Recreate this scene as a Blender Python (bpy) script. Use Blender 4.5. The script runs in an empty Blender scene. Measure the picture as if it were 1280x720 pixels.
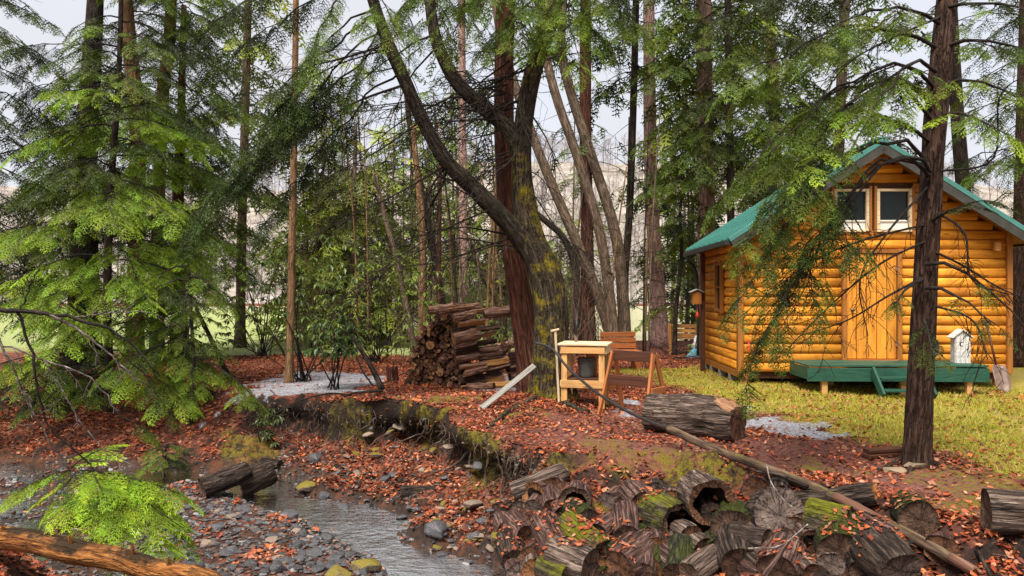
import bpy, bmesh, math, random
import numpy as np
from mathutils import Vector, Matrix

SC = bpy.context.scene
COL = SC.collection
rng = np.random.default_rng(11)
random.seed(11)
R = math.radians
PI = math.pi

# ------------------------------------------------------------------ camera, sky, sun, exposure
CAMZ, K, HOR = 1.8, 924.0, 366.0
cam = bpy.data.cameras.new('camera')
camo = bpy.data.objects.new('camera', cam); COL.objects.link(camo)
camo.location = (0, 0, CAMZ); camo.rotation_euler = (R(90), 0, 0)
cam.sensor_width = 36; cam.lens = K / 1280 * 36; cam.shift_y = (HOR - 360) / 1280
cam.clip_start = 0.05; cam.clip_end = 3000
SC.camera = camo

SUN_EL, SUN_AZ = R(60), R(205)      # azimuth measured clockwise from +Y: behind the camera, a little left
world = bpy.data.worlds.new('World'); SC.world = world; world.use_nodes = True
wt = world.node_tree; wt.nodes.clear()
def wn(t, **p):
    n = wt.nodes.new(t)
    for k, v in p.items(): setattr(n, k, v)
    return n
wo = wn('ShaderNodeOutputWorld'); wb = wn('ShaderNodeBackground')
sky = wn('ShaderNodeTexSky', sky_type='NISHITA', sun_disc=False)
sky.sun_elevation = SUN_EL; sky.sun_rotation = SUN_AZ; sky.dust_density = 3.0; sky.air_density = 1.0
wc = wn('ShaderNodeTexCoord'); wnz = wn('ShaderNodeTexNoise')
wnz.inputs['Scale'].default_value = 3.0; wnz.inputs['Detail'].default_value = 5
wr = wn('ShaderNodeValToRGB')
wr.color_ramp.elements[0].position = 0.25; wr.color_ramp.elements[0].color = (0.86, 0.86, 0.86, 1)
wr.color_ramp.elements[1].position = 0.6; wr.color_ramp.elements[1].color = (0.99, 0.99, 0.99, 1)
wm = wn('ShaderNodeMix', data_type='RGBA')
wm.inputs[7].default_value = (1.55, 1.55, 1.65, 1)      # the cloud layer's own brightness, on the sky texture's scale
wt.links.new(wc.outputs['Generated'], wnz.inputs['Vector'])
wt.links.new(wnz.outputs[0], wr.inputs[0]); wt.links.new(wr.outputs[0], wm.inputs[0])
wt.links.new(sky.outputs[0], wm.inputs[6]); wt.links.new(wm.outputs[2], wb.inputs[0])
wb.inputs[1].default_value = 0.1
wt.links.new(wb.outputs[0], wo.inputs[0])

sl = bpy.data.lights.new('sun', 'SUN'); sl.energy = 1.5; sl.angle = R(28); sl.color = (1.0, 0.95, 0.86)
so = bpy.data.objects.new('sun', sl); COL.objects.link(so)
sd = Vector((math.sin(SUN_AZ) * math.cos(SUN_EL), math.cos(SUN_AZ) * math.cos(SUN_EL), math.sin(SUN_EL)))
so.rotation_euler = sd.to_track_quat('Z', 'Y').to_euler(); so.location = (0, -5, 30)

vs = SC.view_settings
vs.view_transform = 'Standard'; vs.look = 'None'; vs.exposure = 2.4; vs.gamma = 1.0; vs.use_curve_mapping = False
SC.render.engine = 'CYCLES'
SC.cycles.use_denoising = True
SC.cycles.max_bounces = 6; SC.cycles.transparent_max_bounces = 4

# ------------------------------------------------------------------ helpers
def P(px, py, d):
    return np.array([(px - 640) / K * d, d, CAMZ - (py - HOR) / K * d])

def smooth(a, b, x):
    t = np.clip((x - a) / (b - a), 0, 1); return t * t * (3 - 2 * t)

def _hash(i, j, k, s):
    n = (i * 374761393 + j * 668265263 + k * 2147483647 + s * 1274126177) & 0xffffffff
    n = ((n ^ (n >> 13)) * 1274126177) & 0xffffffff
    return ((n ^ (n >> 16)) & 0xffff) / 65535.0

def vn(p, s=0):
    p = np.asarray(p, float); f = np.floor(p); u = p - f; u = u * u * (3 - 2 * u)
    i = f.astype(np.int64); r = 0
    for a in (0, 1):
        for b in (0, 1):
            for c in (0, 1):
                w = (u[:, 0] if a else 1 - u[:, 0]) * (u[:, 1] if b else 1 - u[:, 1]) * (u[:, 2] if c else 1 - u[:, 2])
                r = r + w * _hash(i[:, 0] + a, i[:, 1] + b, i[:, 2] + c, s)
    return r

def fbm(p, o=3, s=0):
    r = 0; a = 0.5; t = 0
    p = np.asarray(p, float)
    for k in range(o):
        r = r + a * vn(p * 2 ** k, s + k); t += a; a *= 0.5
    return r / t

def xy3(x, y, sc=1.0):
    x = np.asarray(x, float).ravel(); y = np.asarray(y, float).ravel()
    return np.stack([x * sc, y * sc, np.zeros_like(x)], 1)

class MB:
    """collects faces, builds one mesh object"""
    def __init__(s): s.V = []; s.F = []; s.C = []; s.B = []; s.M = []; s.n = 0
    def add(s, V, F, col=None, bk=None, mat=0):
        V = np.asarray(V, float); n = len(V)
        if not isinstance(F, list): F = [F]
        for f in F:
            f = np.asarray(f, np.int64)
            if len(f): s.F.append(f + s.n); s.M.append(np.full(len(f), mat))
        s.V.append(V)
        c = np.ones((n, 4)); 
        if col is not None: c[:, :3] = col
        s.C.append(c); s.B.append(V if bk is None else bk); s.n += n
    def mesh(s, name, origin=None, smooth_=True, col=False):
        me = bpy.data.meshes.new(name)
        V = np.concatenate(s.V)
        if origin is not None: V = V - np.asarray(origin, float)
        me.vertices.add(len(V)); me.vertices.foreach_set('co', V.astype(np.float32).ravel())
        tot = np.concatenate([np.full(len(f), f.shape[1]) for f in s.F])
        idx = np.concatenate([f.ravel() for f in s.F])
        me.loops.add(len(idx)); me.loops.foreach_set('vertex_index', idx.astype(np.int32))
        me.polygons.add(len(tot))
        st = np.concatenate([[0], np.cumsum(tot)[:-1]])
        me.polygons.foreach_set('loop_start', st.astype(np.int32))
        me.polygons.foreach_set('material_index', np.concatenate(s.M).astype(np.int32))
        me.polygons.foreach_set('use_smooth', np.full(len(tot), smooth_))
        if col:
            a = me.attributes.new('col', 'FLOAT_COLOR', 'POINT'); a.data.foreach_set('color', np.concatenate(s.C).astype(np.float32).ravel())
        else:
            a = me.attributes.new('bk', 'FLOAT_VECTOR', 'POINT'); a.data.foreach_set('vector', np.concatenate(s.B).astype(np.float32).ravel())
        me.update(calc_edges=True)
        return me
    def build(s, name, mats, parent=None, origin=None, smooth_=True, col=False, loc=None):
        me = s.mesh(name, origin, smooth_, col)
        for m in (mats if isinstance(mats, (list, tuple)) else [mats]): me.materials.append(m)
        o = bpy.data.objects.new(name, me); COL.objects.link(o)
        if parent: o.parent = parent
        elif origin is not None and loc is None: o.location = tuple(origin)
        if loc is not None: o.location = tuple(loc)
        return o

def tag(o, label=None, cat=None, group=None, kind=None):
    if label: o['label'] = label
    if cat: o['category'] = cat
    if group: o['group'] = group
    if kind: o['kind'] = kind
    return o

def empty(name, loc=(0, 0, 0), rz=0.0, label=None, cat=None, group=None):
    o = bpy.data.objects.new(name, None); COL.objects.link(o)
    o.location = tuple(loc); o.rotation_euler = (0, 0, rz); o.empty_display_size = 0.1
    return tag(o, label, cat, group)

def link_copy(o, parent=None):
    c = o.copy(); COL.objects.link(c); c.parent = parent
    return c

def copy_tree(o, parent=None):
    c = link_copy(o, parent)
    for ch in list(o.children): copy_tree(ch, c)
    return c

def catmull(pts, n):
    p = np.asarray(pts, float); m = len(p)
    if m < 3:
        t = np.linspace(0, 1, n)[:, None]; return p[0] * (1 - t) + p[-1] * t
    q = np.concatenate([[2 * p[0] - p[1]], p, [2 * p[-1] - p[-2]]])
    u = np.linspace(0, m - 1 - 1e-6, n); i = u.astype(int); t = (u - i)[:, None]
    a, b, c, d = q[i], q[i + 1], q[i + 2], q[i + 3]
    return 0.5 * (2 * b + (c - a) * t + (2 * a - 5 * b + 4 * c - d) * t ** 2 + (3 * b - a - 3 * c + d) * t ** 3)

def frames(p):
    t = np.gradient(p, axis=0); t /= np.linalg.norm(t, axis=1)[:, None] + 1e-9
    u = np.zeros_like(t); a = np.array([1.0, 0, 0]) if abs(t[0][0]) < 0.8 else np.array([0, 1.0, 0])
    v = a - t[0] * a.dot(t[0]); u[0] = v / np.linalg.norm(v)
    for i in range(1, len(p)):
        v = u[i - 1] - t[i] * u[i - 1].dot(t[i]); u[i] = v / (np.linalg.norm(v) + 1e-9)
    return t, u, np.cross(t, u)

def tube(mb, pts, rad, seg=8, rough=0.0, rf=8.0, lobes=0.0, cap=True, mat=0, seed=0, col=None, stretch=0.25):
    p = np.asarray(pts, float); n = len(p); rad = np.broadcast_to(np.asarray(rad, float), (n,)).copy()
    t, u, w = frames(p)
    s = np.concatenate([[0], np.cumsum(np.linalg.norm(np.diff(p, axis=0), axis=1))])
    a = np.linspace(0, 2 * PI, seg, endpoint=False)
    ca, sa = np.cos(a), np.sin(a)
    bk = np.stack([np.outer(rad, ca), np.outer(rad, sa), np.repeat(s[:, None], seg, 1)], 2).reshape(-1, 3)
    rr = np.repeat(rad[:, None], seg, 1)
    if rough > 0:
        q = np.stack([np.outer(np.full(n, max(rad.max(), 0.02)), ca), np.outer(np.full(n, max(rad.max(), 0.02)), sa), np.repeat(s[:, None] * stretch, seg, 1)], 2).reshape(-1, 3)
        nz = fbm(q * rf + seed * 7.3, 3, seed).reshape(n, seg)
        rr = rr * (1 + rough * (nz - 0.5) * 2)
    if lobes > 0:
        fl = np.exp(-np.linspace(0, 1, n) * 9)[:, None]
        rr = rr * (1 + fl * lobes * (0.6 + 0.5 * np.cos(a * 5 + seed)[None, :] + 0.35 * np.cos(a * 3 + seed * 2)[None, :]))
    V = p[:, None, :] + rr[:, :, None] * (ca[None, :, None] * u[:, None, :] + sa[None, :, None] * w[:, None, :])
    V = V.reshape(-1, 3)
    i = np.arange(n - 1)[:, None] * seg; j = np.arange(seg)[None, :]; j2 = (j + 1) % seg
    F = np.stack([i + j, i + j2, i + seg + j2, i + seg + j], 2).reshape(-1, 4)
    Fs = [F]
    if cap:
        V = np.concatenate([V, p[:1], p[-1:]]); bk = np.concatenate([bk, [[0, 0, 0]], [[0, 0, s[-1]]]])
        c0, c1 = n * seg, n * seg + 1; jj = np.arange(seg); k2 = (jj + 1) % seg
        Fs.append(np.stack([np.full(seg, c0), k2, jj], 1)); Fs.append(np.stack([np.full(seg, c1), (n - 1) * seg + jj, (n - 1) * seg + k2], 1))
    mb.add(V, Fs, col=col, bk=bk + seed * 3.17, mat=mat)

def unit(v):
    v = np.asarray(v, float); return v / (np.linalg.norm(v) + 1e-9)

# ------------------------------------------------------------------ materials
class NT:
    def __init__(s, name):
        s.m = bpy.data.materials.new(name); s.m.use_nodes = True; s.t = s.m.node_tree; s.t.nodes.clear()
        s.out = s.t.nodes.new('ShaderNodeOutputMaterial')
    def n(s, t, ins=None, **props):
        nd = s.t.nodes.new(t)
        for k, v in props.items(): setattr(nd, k, v)
        for k, v in (ins or {}).items(): s.set(nd.inputs[k], v)
        return nd
    def set(s, sock, v):
        if isinstance(v, bpy.types.NodeSocket): s.t.links.new(v, sock)
        else:
            if isinstance(v, tuple) and len(v) == 3 and sock.type == 'RGBA': v = v + (1,)
            sock.default_value = v
    def noise(s, vec, scale, detail=4, rough=0.55):
        return s.n('ShaderNodeTexNoise', {'Vector': vec, 'Scale': scale, 'Detail': detail, 'Roughness': rough}).outputs[0]
    def ramp(s, fac, stops):
        r = s.n('ShaderNodeValToRGB', {0: fac}); e = r.color_ramp.elements
        while len(e) < len(stops): e.new(0.5)
        for x, (p, c) in zip(e, stops):
            x.position = p; x.color = (c, c, c, 1) if not isinstance(c, tuple) else c + (1,)
        return r.outputs[0]
    def mix(s, f, a, b, mode='MIX'):
        m = s.n('ShaderNodeMix', data_type='RGBA', blend_type=mode)
        s.set(m.inputs[0], f); s.set(m.inputs[6], a); s.set(m.inputs[7], b); return m.outputs[2]
    def math(s, op, a, b=0.0):
        m = s.n('ShaderNodeMath', operation=op); s.set(m.inputs[0], a); s.set(m.inputs[1], b); return m.outputs[0]
    def mapping(s, vec, scale=(1, 1, 1), loc=(0, 0, 0)):
        return s.n('ShaderNodeMapping', {'Vector': vec, 'Scale': scale, 'Location': loc}).outputs[0]
    def bump(s, h, dist=0.02, strength=1.0):
        return s.n('ShaderNodeBump', {'Height': h, 'Distance': dist, 'Strength': strength}).outputs[0]
    def bsdf(s, color, rough=0.8, normal=None, spec=0.3, **kw):
        b = s.n('ShaderNodeBsdfPrincipled', {'Base Color': color, 'Roughness': rough, 'Specular IOR Level': spec})
        if normal is not None: s.set(b.inputs['Normal'], normal)
        for k, v in kw.items(): s.set(b.inputs[k.replace('_', ' ')], v)
        s.t.links.new(b.outputs[0], s.out.inputs[0]); return s.m
    def attr(s, name): return s.n('ShaderNodeAttribute', attribute_name=name)
    def geo(s): return s.n('ShaderNodeNewGeometry')
    def rand(s): return s.n('ShaderNodeObjectInfo').outputs['Random']

def bark_mat(name, dark, mid, light, sc=14.0, stretch=0.22, bump=0.03, moss=None, mosslev=0.62, rough=0.9):
    t = NT(name); v = t.attr('bk').outputs['Vector']
    a = t.mapping(v, (1, 1, stretch))
    n1 = t.noise(a, sc, 6, 0.65); n2 = t.noise(v, 2.2, 3)
    n3 = t.noise(t.mapping(v, (1, 1, stretch * 0.8), (7.1, 3.3, 1.9)), sc * 0.8, 3, 0.5)
    crack = t.ramp(t.math('ABSOLUTE', t.math('SUBTRACT', n3, 0.5)), [(0.0, 0.0), (0.06, 1.0)])
    h = t.math('ADD', t.math('MULTIPLY', crack, 0.5), n1)
    c = t.ramp(n1, [(0.36, dark), (0.5, mid), (0.68, light)])
    c = t.mix(t.math('MULTIPLY', t.math('SUBTRACT', 1.0, crack), 0.65), c, dark)
    c = t.mix(t.ramp(n2, [(0.35, 0.0), (0.75, 0.5)]), c, mid)
    if moss:
        up = t.n('ShaderNodeSeparateXYZ', {0: t.geo().outputs['Normal']}).outputs[2]
        mf = t.math('ADD', t.noise(v, 3.0, 5, 0.7), t.math('MULTIPLY', up, 0.22))
        mf = t.math('ADD', mf, t.math('MULTIPLY', t.math('SUBTRACT', t.noise(v, 22.0, 4, 0.7), 0.5), 0.35)); mf = t.ramp(mf, [(mosslev - 0.04, 0.0), (mosslev + 0.12, 1.0)])
        mc = t.mix(t.noise(v, 30.0, 3), tuple(x * 0.45 for x in moss), moss)
        c = t.mix(mf, c, mc)
    return t.bsdf(c, rough, t.bump(h, bump), 0.15)

def wood_mat(name, c1, c2, sc=3.0, stretch=(0.6, 9, 9), rough=0.6, var=0.35, knots=True, spec=0.25, stain=False):
    t = NT(name)
    v = t.n('ShaderNodeTexCoord').outputs['Object']
    rnd = t.rand()
    off = t.n('ShaderNodeCombineXYZ', {0: t.math('MULTIPLY', rnd, 37.0), 1: t.math('MULTIPLY', rnd, 11.0), 2: 0.0}).outputs[0]
    v = t.n('ShaderNodeVectorMath', {0: v, 1: off}, operation='ADD').outputs[0]
    g = t.noise(t.mapping(v, stretch), sc, 6, 0.6)
    c = t.ramp(g, [(0.3, c1), (0.7, c2)])
    if knots:
        k = t.n('ShaderNodeTexVoronoi', {'Vector': t.mapping(v, (1.2, 6, 6)), 'Scale': 1.4}).outputs[0]
        c = t.mix(t.ramp(k, [(0.06, 0.9), (0.17, 0.0)]), c, tuple(x * 0.22 for x in c1))
    if stain:
        st_ = t.noise(t.mapping(t.geo().outputs['Position'], (2.2, 2.2, 1.1)), 1.2, 5, 0.7); c = t.mix(t.ramp(st_, [(0.5, 0.0), (0.72, 0.55)]), c, tuple(x * 0.4 for x in c1))
        c = t.mix(t.ramp(t.noise(t.mapping(v, (1.5, 22, 22)), 2.0, 3), [(0.62, 0.0), (0.72, 0.45)]), c, tuple(x * 0.35 for x in c1))
    br = t.math('ADD', 1.0 - var / 2, t.math('MULTIPLY', rnd, var))
    c = t.mix(1.0, c, t.n('ShaderNodeCombineColor', {0: br, 1: br, 2: br}).outputs[0], 'MULTIPLY')
    return t.bsdf(c, rough, t.bump(g, 0.004), spec)

def plain(name, c1, c2=None, sc=6.0, rough=0.6, bump=0.003, spec=0.3, metallic=0.0):
    t = NT(name); v = t.n('ShaderNodeTexCoord').outputs['Object']
    n = t.noise(v, sc, 5, 0.6)
    c = t.ramp(n, [(0.3, c1), (0.7, c2 or tuple(x * 1.25 for x in c1))])
    return t.bsdf(c, rough, t.bump(n, bump), spec, Metallic=metallic)

def leaf_mat(name, trans=0.3, rough=0.55):
    t = NT(name); c = t.attr('col').outputs['Color']
    d = t.n('ShaderNodeBsdfPrincipled', {'Base Color': c, 'Roughness': rough, 'Specular IOR Level': 0.25})
    tr = t.n('ShaderNodeBsdfTranslucent', {'Color': t.mix(1.0, c, (1.0, 1.1, 0.55), 'MULTIPLY')})
    m = t.n('ShaderNodeMixShader', {0: trans}); t.t.links.new(d.outputs[0], m.inputs[1]); t.t.links.new(tr.outputs[0], m.inputs[2])
    t.t.links.new(m.outputs[0], t.out.inputs[0]); return t.m

MAT = {}
MAT['bark_moss'] = bark_mat('bark_moss', (0.008, 0.006, 0.004), (0.045, 0.033, 0.021), (0.13, 0.098, 0.064), 26, 0.2, 0.05, (0.26, 0.2, 0.012), 0.57)
MAT['bark_red'] = bark_mat('bark_red', (0.02, 0.008, 0.005), (0.10, 0.036, 0.022), (0.2, 0.09, 0.06), 26, 0.1, 0.04)
MAT['bark_hemlock'] = bark_mat('bark_hemlock', (0.012, 0.007, 0.005), (0.065, 0.035, 0.024), (0.15, 0.09, 0.065), 34, 0.16, 0.05)
MAT['bark_dark'] = bark_mat('bark_dark', (0.008, 0.006, 0.005), (0.03, 0.021, 0.015), (0.08, 0.055, 0.04), 22, 0.2, 0.03)
MAT['bark_limb'] = bark_mat('bark_limb', (0.01, 0.008, 0.006), (0.04, 0.03, 0.02), (0.11, 0.085, 0.055), 26, 0.2, 0.04, (0.11, 0.10, 0.015), 0.74)
MAT['bark_pine'] = bark_mat('bark_pine', (0.15, 0.08, 0.065), (0.38, 0.23, 0.19), (0.55, 0.4, 0.34), 16, 0.3, 0.03)
MAT['bark_tan'] = bark_mat('bark_tan', (0.08, 0.045, 0.02), (0.2, 0.11, 0.055), (0.33, 0.2, 0.1), 18, 0.2, 0.02, (0.15, 0.15, 0.03), 0.78)
MAT['bark_grey'] = bark_mat('bark_grey', (0.05, 0.035, 0.025), (0.14, 0.095, 0.065), (0.26, 0.19, 0.13), 18, 0.2, 0.03, (0.12, 0.11, 0.02), 0.8)
MAT['twig'] = bark_mat('twig', (0.01, 0.008, 0.007), (0.028, 0.021, 0.017), (0.06, 0.045, 0.036), 30, 0.3, 0.004)
MAT['twig_pale'] = bark_mat('twig_pale', (0.04, 0.03, 0.025), (0.12, 0.095, 0.08), (0.5, 0.45, 0.4), 25, 0.5, 0.004)
MAT['log_bark'] = bark_mat('log_bark', (0.012, 0.007, 0.006), (0.105, 0.056, 0.045), (0.32, 0.2, 0.165), 34, 0.09, 0.05)
MAT['log_grey'] = bark_mat('log_grey', (0.012, 0.009, 0.007), (0.115, 0.078, 0.06), (0.36, 0.27, 0.22), 34, 0.08, 0.05)
MAT['log_moss'] = bark_mat('log_moss', (0.012, 0.01, 0.006), (0.05, 0.04, 0.025), (0.13, 0.1, 0.07), 30, 0.14, 0.05, (0.16, 0.16, 0.012), 0.56)
MAT['log_mossdark'] = bark_mat('log_mossdark', (0.008, 0.008, 0.005), (0.03, 0.03, 0.016), (0.08, 0.08, 0.04), 30, 0.25, 0.05, (0.055, 0.065, 0.01), 0.63)
MAT['log_black'] = bark_mat('log_black', (0.008, 0.006, 0.005), (0.042, 0.028, 0.022), (0.15, 0.11, 0.085), 32, 0.14, 0.05, None)
MAT['log_orange'] = bark_mat('log_orange', (0.05, 0.018, 0.007), (0.27, 0.1, 0.026), (0.46, 0.23, 0.08), 34, 0.14, 0.035, (0.05, 0.03, 0.015), 0.66)
MAT['pole_bark'] = bark_mat('pole_bark', (0.025, 0.016, 0.012), (0.11, 0.07, 0.045), (0.24, 0.17, 0.12), 11, 0.2, 0.012, (0.16, 0.14, 0.03), 0.72)
MAT['pole_peeled'] = bark_mat('pole_peeled', (0.05, 0.022, 0.015), (0.14, 0.068, 0.045), (0.27, 0.17, 0.12), 14, 0.08, 0.006)

def cut_mat(name, c1, c2, ring=26.0):
    t = NT(name); v = t.attr('bk').outputs['Vector']
    w = t.n('ShaderNodeTexWave', {'Vector': v, 'Scale': ring, 'Distortion': 3.5, 'Detail': 4.0, 'Detail Scale': 2.0}, wave_type='RINGS', rings_direction='Z').outputs[1]
    n = t.noise(v, 12.0, 6, 0.65); n2 = t.noise(v, 45.0, 4, 0.7)
    sp = t.n('ShaderNodeSeparateXYZ', {0: v}); an = t.math('ARCTAN2', sp.outputs[0], sp.outputs[1])
    rc = t.noise(t.n('ShaderNodeCombineXYZ', {0: t.math('MULTIPLY', an, 3.0), 1: t.math('MULTIPLY', n, 1.2), 2: 0.0}).outputs[0], 2.2, 2)
    crack = t.ramp(t.math('ABSOLUTE', t.math('SUBTRACT', rc, 0.5)), [(0.0, 1.0), (0.025, 0.0)])
    c = t.mix(t.math('MULTIPLY', w, 0.45), t.ramp(n, [(0.34, c1), (0.68, c2)]), c1)
    c = t.mix(t.ramp(n2, [(0.5, 0.0), (0.7, 0.6)]), c, tuple(x * 0.35 for x in c1))
    c = t.mix(t.math('MULTIPLY', crack, 0.8), c, tuple(x * 0.15 for x in c1))
    h = t.math('SUBTRACT', t.math('ADD', n, t.math('MULTIPLY', n2, 0.5)), crack)
    return t.bsdf(c, 0.88, t.bump(h, 0.02), 0.15)
MAT['cut_tan'] = cut_mat('cut_tan', (0.1, 0.04, 0.016), (0.34, 0.16, 0.07))
MAT['cut_brown'] = cut_mat('cut_brown', (0.035, 0.015, 0.009), (0.22, 0.1, 0.055))
MAT['cut_grey'] = cut_mat('cut_grey', (0.06, 0.042, 0.034), (0.24, 0.175, 0.145))
MAT['cut_orange'] = cut_mat('cut_orange', (0.25, 0.09, 0.02), (0.55, 0.26, 0.08))
MAT['cut_dark'] = cut_mat('cut_dark', (0.04, 0.022, 0.015), (0.19, 0.11, 0.075))
MAT['hollow'] = cut_mat('hollow', (0.008, 0.005, 0.004), (0.035, 0.016, 0.01))

MAT['needle'] = leaf_mat('needle', 0.35)
MAT['broadleaf'] = leaf_mat('broadleaf', 0.25, 0.35)
MAT['dryleaf'] = leaf_mat('dryleaf', 0.15, 0.5)
MAT['grassblade'] = leaf_mat('grassblade', 0.3)

MAT['siding'] = wood_mat('siding', (0.42, 0.13, 0.011), (0.8, 0.345, 0.03), 2.6, (0.5, 6, 6), 0.66, 0.5, True, 0.25, stain=True)
MAT['door_wood'] = wood_mat('door_wood', (0.42, 0.14, 0.014), (0.74, 0.31, 0.035), 2.5, (8, 8, 0.5), 0.55, 0.3, False, 0.25, stain=True)
MAT['trim_wood'] = wood_mat('trim_wood', (0.2, 0.07, 0.014), (0.36, 0.14, 0.028), 3, (8, 8, 0.6), 0.5, 0.2, False)
MAT['lumber'] = wood_mat('lumber', (0.42, 0.2, 0.06), (0.62, 0.36, 0.14), 3, (0.6, 10, 10), 0.6, 0.25)
MAT['lumber_pale'] = wood_mat('lumber_pale', (0.5, 0.36, 0.2), (0.68, 0.55, 0.36), 3, (0.6, 10, 10), 0.6, 0.2)
MAT['red_wood'] = wood_mat('red_wood', (0.22, 0.06, 0.016), (0.42, 0.15, 0.045), 3, (0.6, 10, 10), 0.6, 0.35)
MAT['dark_board'] = wood_mat('dark_board', (0.03, 0.011, 0.006), (0.1, 0.035, 0.018), 3, (0.6, 10, 10), 0.6, 0.3)
MAT['bench_wood'] = wood_mat('bench_wood', (0.3, 0.12, 0.03), (0.5, 0.25, 0.08), 3, (0.6, 10, 10), 0.6, 0.3)
MAT['grey_board'] = wood_mat('grey_board', (0.13, 0.12, 0.105), (0.3, 0.28, 0.25), 4, (0.8, 10, 10), 0.7, 0.2)
MAT['green_paint'] = wood_mat('green_paint', (0.012, 0.05, 0.033), (0.026, 0.095, 0.06), 4, (0.8, 8, 8), 0.55, 0.4, False, 0.25, stain=True)
MAT['roof_metal'] = plain('roof_metal', (0.025, 0.14, 0.11), (0.05, 0.2, 0.165), 2.0, 0.22, 0.001, 0.9)
MAT['fascia'] = plain('fascia', (0.03, 0.03, 0.025), (0.06, 0.055, 0.045), 4.0, 0.5)
MAT['gutter'] = plain('gutter', (0.015, 0.02, 0.018), (0.025, 0.03, 0.028), 4.0, 0.4)
MAT['dark_wall'] = plain('dark_wall', (0.05, 0.018, 0.005), (0.08, 0.03, 0.008), 4.0, 0.8)
MAT['glass'] = plain('glass', (0.008, 0.01, 0.01), (0.01, 0.012, 0.012), 1.0, 0.05, 0.0, 0.25)
MAT['white_paint'] = plain('white_paint', (0.62, 0.58, 0.5), (0.75, 0.72, 0.66), 8.0, 0.6)
MAT['white_worn'] = plain('white_worn', (0.3, 0.28, 0.26), (0.7, 0.68, 0.64), 16.0, 0.75)
MAT['black'] = plain('black', (0.008, 0.008, 0.008), (0.016, 0.015, 0.014), 8.0, 0.5)
MAT['hose'] = plain('hose', (0.012, 0.011, 0.011), (0.03, 0.027, 0.026), 8.0, 0.35, 0.001, 0.5)
MAT['iron'] = plain('iron', (0.09, 0.05, 0.035), (0.2, 0.13, 0.1), 12.0, 0.5, 0.002, 0.4)
MAT['red'] = plain('red', (0.4, 0.03, 0.015), (0.5, 0.05, 0.03), 8.0, 0.4)
MAT['blue'] = plain('blue', (0.09, 0.3, 0.42), (0.16, 0.42, 0.55), 8.0, 0.4)
MAT['teal'] = plain('teal', (0.05, 0.35, 0.3), (0.08, 0.45, 0.38), 8.0, 0.4)
MAT['bag'] = plain('bag', (0.4, 0.4, 0.4), (0.6, 0.6, 0.6), 12.0, 0.6, 0.02)
MAT['pot'] = plain('pot', (0.05, 0.05, 0.045), (0.1, 0.1, 0.09), 10.0, 0.5)
MAT['concrete'] = plain('concrete', (0.2, 0.18, 0.16), (0.35, 0.32, 0.29), 10.0, 0.85, 0.006)

def stone_mat(name, c1, c2, moss=None, lev=0.62, rough=0.6, spec=0.4):
    t = NT(name); v = t.n('ShaderNodeTexCoord').outputs['Object']; g = t.geo()
    n = t.noise(v, 9.0, 6, 0.65)
    rn = t.rand()
    c = t.ramp(t.math('ADD', n, t.math('MULTIPLY', rn, 0.2)), [(0.35, c1), (0.8, c2)])
    if moss:
        up = t.n('ShaderNodeSeparateXYZ', {0: g.outputs['Normal']}).outputs[2]
        f = t.math('ADD', t.noise(v, 5.0, 4, 0.6), t.math('MULTIPLY', up, 0.3))
        c = t.mix(t.ramp(f, [(lev - 0.08, 0.0), (lev + 0.08, 1.0)]), c, t.mix(n, tuple(x * 0.5 for x in moss), moss))
    return t.bsdf(c, rough, t.bump(n, 0.012), spec)
MAT['slate'] = stone_mat('slate', (0.02, 0.019, 0.021), (0.1, 0.095, 0.1), None, 0.6, 0.35, 0.5)
MAT['stone_moss'] = stone_mat('stone_moss', (0.05, 0.035, 0.025), (0.17, 0.12, 0.09), (0.2, 0.15, 0.012), 0.6)
MAT['stone_tan'] = stone_mat('stone_tan', (0.1, 0.07, 0.05), (0.3, 0.22, 0.17))
MAT['stone_flag'] = stone_mat('stone_flag', (0.14, 0.1, 0.06), (0.3, 0.22, 0.14))

# ------------------------------------------------------------------ terrain
def G(px, py, z=0.0):
    d = (CAMZ - z) * K / (py - HOR); return ((px - 640) / K * d, d)

TOP = [(-60, 30), (-22, 25), (-15, 21.5), (-11, 19.5), (-6.5, 14.6), (-4.4, 12.9), (-2.8, 12.2), (-1.9, 12.05), (-1.0, 11.3), (-0.45, 9.9), (0.5, 8.3), (1.85, 8.0), (2.8, 7.1), (3.4, 6.1), (3.6, 4.8), (3.3, 3.0), (2.9, -6)]
TOE = [(-60, 17), (-22, 14.6), (-12, 13.2), (-8.4, 12.1), (-6.2, 11.7), (-4.1, 11.2), (-2.35, 10.15), (-1.25, 8.85), (-0.42, 7.5), (0.4, 6.5), (1.2, 5.9), (1.8, 5.1), (2.0, 4.2), (1.7, 2.5), (1.3, -6)]
NTOE = [(-60, 10), (-22, 8.8), (-6, 7.9), (-4.4, 7.1), (-3.2, 6.2), (-2.2, 5.1), (-1.5, 4.0), (-1.2, 2.5), (-1.0, -6)]
NTOP = [(-60, 8), (-22, 7.0), (-6, 6.9), (-4.6, 6.3), (-3.5, 5.5), (-2.8, 4.6), (-2.2, 3.4), (-1.9, 2), (-1.8, -6)]
FAR = [(700, -6), (700, 900), (-700, 900), (-700, 30)]

def pip(x, y, poly):
    c = np.zeros(len(x), bool); n = len(poly)
    for i in range(n):
        x1, y1 = poly[i]; x2, y2 = poly[(i + 1) % n]
        if y1 == y2: continue
        k = ((y1 > y) != (y2 > y)) & (x < (x2 - x1) * (y - y1) / (y2 - y1) + x1)
        c ^= k
    return c

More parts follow.
